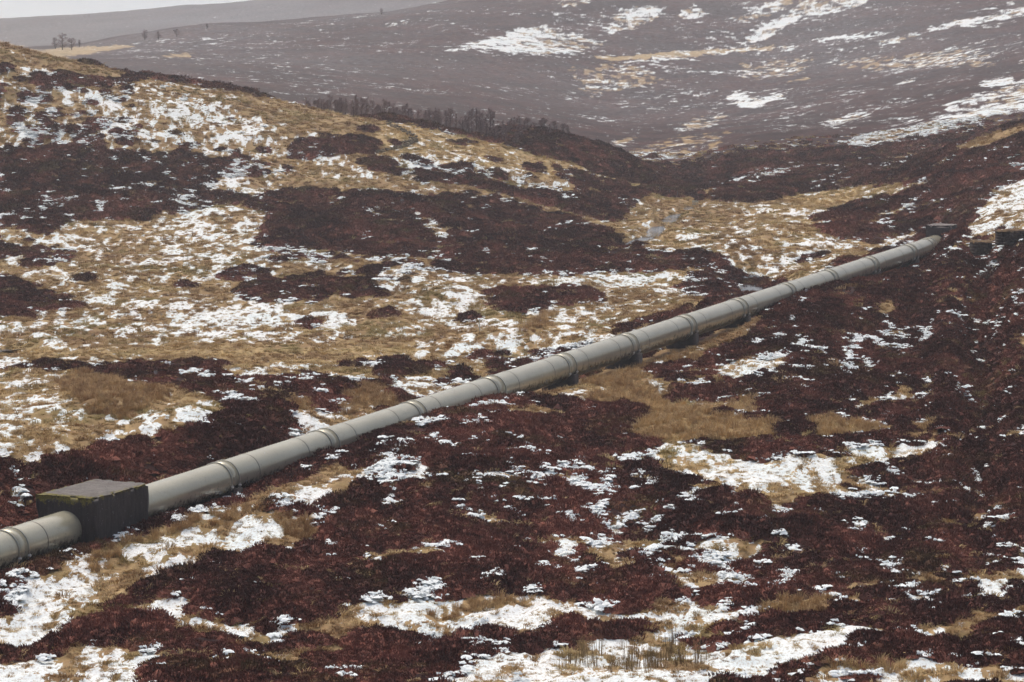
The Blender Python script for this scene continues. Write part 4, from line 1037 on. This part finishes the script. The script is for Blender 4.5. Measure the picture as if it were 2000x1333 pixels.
# tumbled drystone dyke on the grassy ridge
M_DYKE = simple_material("dyke_stone", (.10, .08, .05), (.22, .18, .115), 6)
def dyke(pixels, label, n):
    r = np.random.default_rng(5); mb = MB()
    P = [at(x, y, 380, 520) for x, y in pixels]
    P = np.array(P); seg = np.concatenate([[0], np.cumsum(np.linalg.norm(np.diff(P[:, :2], axis=0), axis=1))])
    for _ in range(n):
        t = r.uniform(0, seg[-1]); x = np.interp(t, seg, P[:, 0]) + r.normal(0, .28); y = np.interp(t, seg, P[:, 1]) + r.normal(0, .28)
        z = float(ground_z(x, y)) + r.uniform(-.05, .55) * r.uniform(.3, 1); sz = r.uniform(.22, .5)
        a = r.uniform(0, 3.1); ax = np.array([math.cos(a), math.sin(a), r.normal(0, .2)]) * sz; ay = np.array([-math.sin(a), math.cos(a), r.normal(0, .2)]) * sz * .7
        mb.box((x - ax[0] / 2, y - ax[1] / 2, z - .1), ax, ay, (r.normal(0, .05), r.normal(0, .05), sz * .6))
    tag(obj("drystone_wall", mb.build("drystone_wall", M_DYKE)), label, "stone wall")
dyke([(762, 244), (785, 256), (806, 268), (812, 272), (806, 280), (790, 288), (765, 296), (740, 300)], "tumbled grey drystone wall turning a corner on the grassy ridge", 300)

# ------------------------------------------------------------------ posts and the water gate
M_WOOD = simple_material("weathered_wood", (.10, .085, .07), (.24, .22, .19), 10)
M_PALE = simple_material("pale_wood", (.42, .44, .40), (.55, .56, .50), 10)
def post(px, py, h, label, mat, y0, y1, group, lean=0.0):
    p = at(px, py, y0, y1); mb = MB()
    mb.limb((0, 0, -.3), (lean * h, 0, h), .055, .05, 7)
    mb.limb((lean * h, 0, h), (lean * h, 0, h + .03), .05, .02, 7)
    o = obj("fence_post", mb.build("fence_post", mat), None, tuple(p)); tag(o, label, "post", group)
post(936.5, 650, 1.15, "pale solitary post at the edge of the snowy bog behind the pipe", M_PALE, 225, 300, None)
post(1428.5, 530, .8, "short grey post on the bank just above the stream by the pipe", M_PALE, 290, 360, None)
for x, y, lab in ((1289, 378, "thin dark fence post on the grassy bank, farthest from the water gate"), (1308, 384, "dark fence post midway along the grassy bank left of the water gate"), (1323, 388, "dark fence post on the grassy bank, nearest the water gate")):
    post(x, y, 1.1, lab, M_WOOD, 400, 500, "fence posts on the stream bank")
gp = at(1358, 403, 395, 470)
gate = empty("water_gate", tuple(gp + np.array([0, 0, .1]))); tag(gate, "small pale wooden picket gate hung across the stream", "gate")
for i in range(7):
    mb = MB(); x = -.42 + i * .14; mb.box((x - .03, -.015, -.2), (.06, 0, 0), (0, .03, 0), (0, 0, .95 + .06 * math.sin(i * 2.1)))
    obj("picket", mb.build("picket", M_PALE), gate)
for z in (.12, .5):
    mb = MB(); mb.box((-.5, -.045, z), (1.0, 0, 0), (0, .03, 0), (0, 0, .07)); obj("rail", mb.build("rail", M_PALE), gate)

# ------------------------------------------------------------------ bare trees
M_BARK = simple_material("bark", (.040, .022, .024), (.075, .045, .045), 3)
M_TWIG = simple_material("twigs", (.16, .095, .098), (.24, .165, .16), 3)
def tree_meshes(seed, H, spread, conic, twigs):
    r = np.random.default_rng(seed); tb = MB(); cb_ = MB()
    lean = r.normal(0, .03, 2); pts = [np.array([0, 0, -.4])]; n = 7
    for k in range(1, n + 1):
        t = k / n; pts.append(np.array([lean[0] * H * t + r.normal(0, .02) * H * .3, lean[1] * H * t + r.normal(0, .02) * H * .3, H * t * .97]))
    rad = lambda t: .02 + H * .017 * (1 - t) ** .9
    for k in range(n): tb.limb(pts[k], pts[k + 1], rad(k / n), rad((k + 1) / n), 6)
    tk = np.arange(n + 1) / n; PT = np.array(pts)
    def trunk(t): return np.array([np.interp(t, tk, PT[:, i]) for i in range(3)])
    nb = 52
    for b in range(nb):
        t = r.uniform(.14, .97); a = r.uniform(0, 6.283)
        shape = (1 - t) * 1.0 + .12 if conic else math.sin(math.pi * min(1, max(0, (t - .1) / .95))) ** .7 * .9 + .1
        L = H * spread * shape * r.uniform(.7, 1.15)
        d = np.array([math.cos(a), math.sin(a), .45 + .6 * t + r.normal(0, .15)]); d /= np.linalg.norm(d)
        p = trunk(t); q = p + d * L * .55; e = q + (d + np.array([0, 0, .35]) + r.normal(0, .15, 3)) / 1.1 * L * .45
        cb_.limb(p, q, .05, .035); cb_.limb(q, e, .035, .02)
        for _ in range(twigs):
            f = r.uniform(.2, 1); s = p + (q - p) * f / .55 if f < .55 else q + (e - q) * (f - .55) / .45
            dd = d * .6 + r.normal(0, .55, 3) + np.array([0, 0, .45]); dd /= np.linalg.norm(dd); l = r.uniform(.25, .6) * H * .1
            m_ = s + dd * l
            cb_.limb(s, m_, .024, .018); 
            for _ in range(3):
                d3 = dd + r.normal(0, .5, 3); d3 /= np.linalg.norm(d3); cb_.limb(m_, m_ + d3 * l * 1.1, .018, .010)
    return tb.build("trunk", M_BARK), cb_.build("crown", M_TWIG)
KINDS = [tree_meshes(200, 7.0, .26, False, 7), tree_meshes(201, 7.5, .22, True, 7), tree_meshes(202, 6.5, .30, False, 7), tree_meshes(203, 8.0, .18, True, 6)]
def tree(p, kind, h, label, group, fat=1.0, name="bare_tree"):
    tm, cm = KINDS[kind]
    o = empty(name, tuple(p)); o.scale = (h * fat, h * fat, h); o.rotation_euler[2] = random.uniform(0, 6.28)
    tag(o, label, "tree", group)
    obj("trunk", tm, o); obj("crown", cm, o)
#TREES#
rt = np.random.default_rng(11)
EXTRA = [(x, np.interp(x, [590, 640, 760, 860, 940, 1020, 1060, 1120], [204, 196, 202, 218, 228, 246, 252, 262]) + rt.uniform(-4, 12)) for x in rt.uniform(592, 1110, 52)]
TOPS = [(598, 205), (612, 200), (622, 192), (633, 196), (645, 192), (655, 188), (664, 187), (675, 190), (686, 192), (697, 190), (706, 193), (716, 194), (727, 195), (738, 197), (750, 196), (760, 192), (769, 198), (784, 208), (794, 204), (803, 212), (818, 212), (829, 216), (838, 210), (847, 209),
        (858, 214), (868, 212), (880, 218), (891, 214), (902, 222), (912, 226), (922, 220), (930, 217), (938, 219), (946, 222), (956, 218), (963, 224), (973, 232), (984, 233), (995, 234), (1004, 240), (1014, 250), (1024, 245), (1030, 246), (640, 200), (690, 200), (745, 204), (800, 218), (850, 222), (915, 234), (950, 236), (985, 246), (872, 226), (966, 244), (1008, 258)]
for i, (x, y) in enumerate(TOPS + EXTRA):
    Y = 506 + (i * 7.3) % 22 if i < 43 else (500 if i < len(TOPS) else 520 + (i * 5.1) % 30)
    t = unproject(x, y, Y); g = float(ground_z(t[0], t[1])); h = max(2.2, (t[2] - g) * rt.uniform(.78, 1.12))
    k = i % 4; H0 = (7.0, 7.5, 6.5, 8.0)[k]
    lab = "leafless purple-brown tree in the dense row behind the grassy ridge"
    tree((t[0], t[1], g), k, h / H0, lab, "bare trees in a row behind the ridge", fat=max(.9, 3.6 / h) if h > 3 else 1.7)
FARS = [(122, 68, 98, 1090, 2.0, "spreading bare tree, largest on the misty slope beyond the left hill"), (108, 74, 96, 1090, 2.0, "bare tree left of the largest one on the misty slope"), (140, 76, 98, 1092, 2.2, "bare tree right of the largest one on the misty slope"), (155, 78, 92, 1100, 2.0, "small bare tree at the right end of the misty clump"),
        (283, 60, 78, 1120, 2.0, "bare tree standing up on the misty skyline where the two hills meet"), (310, 62, 78, 1120, 2.4, "low bare tree just right of the skyline tree where the two hills meet"), (345, 58, 72, 1120, 2.4, "bare scrubby tree on the fold of the near misty hill"), (404, 46, 58, 1150, 2.0, "tiny bare tree on the near misty skyline, farther right than the scrub"),
        (745, 17, 30, 1190, 1.4, "thin bare tree alone on the misty skyline above the dark wood"),
        (164, 28, 35, 2290, .8, "tiny leftmost tree on the farthest pale skyline"), (174, 28, 35, 2290, .7, "tiny taller tree on the farthest pale skyline"), (196, 31, 35, 2290, .9, "tiny stub of a tree, last to the right on the farthest pale skyline")]
for i, (x, ty, by, Y, fat, lab) in enumerate(FARS):
    p = at(x, by, Y - 160, Y + 160); tp = unproject(x, ty, p[1]); h = max(1.5, tp[2] - p[2])
    k = i % 4; H0 = (7.0, 7.5, 6.5, 8.0)[k]
    tree(p, k, h / H0, lab, "bare trees scattered on the misty slopes", fat=fat)

# ------------------------------------------------------------------ snow in the air
M_FLAKE = simple_material("snowflake", (.9, .93, .94), (.95, .97, .98), 5)
nf = 26000
Yf = 4 + 330 * rng.random(nf) ** (1 / 2.2); Xf = rng.uniform(-.24, .24, nf) * Yf; Zf = CAM_Z + rng.uniform(-.30, .06, nf) * Yf
g = ground_z(Xf, Yf, fine=False); k = Zf > g + .3
Xf, Yf, Zf = Xf[k], Yf[k], Zf[k]; nf = len(Xf)
rad = rng.uniform(.0035, .0075, nf) 
u = rng.normal(0, 1, (nf, 3)); u /= np.linalg.norm(u, axis=1)[:, None]; w = np.cross(u, rng.normal(0, 1, (nf, 3))); w /= np.linalg.norm(w, axis=1)[:, None]; t3 = np.cross(u, w)
C = np.stack([Xf, Yf, Zf], 1)
V = np.stack([C + u * rad[:, None], C - u * rad[:, None], C + w * rad[:, None], C - w * rad[:, None], C + t3 * rad[:, None], C - t3 * rad[:, None]], 1).reshape(-1, 3)
octa = np.array([(0, 2, 4), (2, 1, 4), (1, 3, 4), (3, 0, 4), (2, 0, 5), (1, 2, 5), (3, 1, 5), (0, 3, 5)])
tag(obj("snowflakes", mesh_np("snowflakes", V, (octa[None] + 6 * np.arange(nf)[:, None, None]).reshape(-1, 3), M_FLAKE)), kind="stuff")

# ------------------------------------------------------------------ haze
mb = MB(); zmax = max(float(gm_z) for gm_z in (ZZ.max(), CAM_Z)) + 25; zmin = float(ZZ.min()) - 1.5
hx = 6200
mb.box((-hx, -60, zmin), (2 * hx, 0, 0), (0, 8600, 0), (0, 0, zmax - zmin))
M_HAZE = bpy.data.materials.new("haze"); M_HAZE.use_nodes = True
nt = M_HAZE.node_tree; nt.nodes.clear()
out = nt.nodes.new("ShaderNodeOutputMaterial"); pv = nt.nodes.new("ShaderNodeVolumePrincipled")
pv.inputs["Color"].default_value = (.86, .915, .95, 1); pv.inputs["Density"].default_value = .00024; pv.inputs["Anisotropy"].default_value = .0
nt.links.new(pv.outputs[0], out.inputs["Volume"])
tag(obj("haze", mb.build("haze", M_HAZE)), kind="stuff")
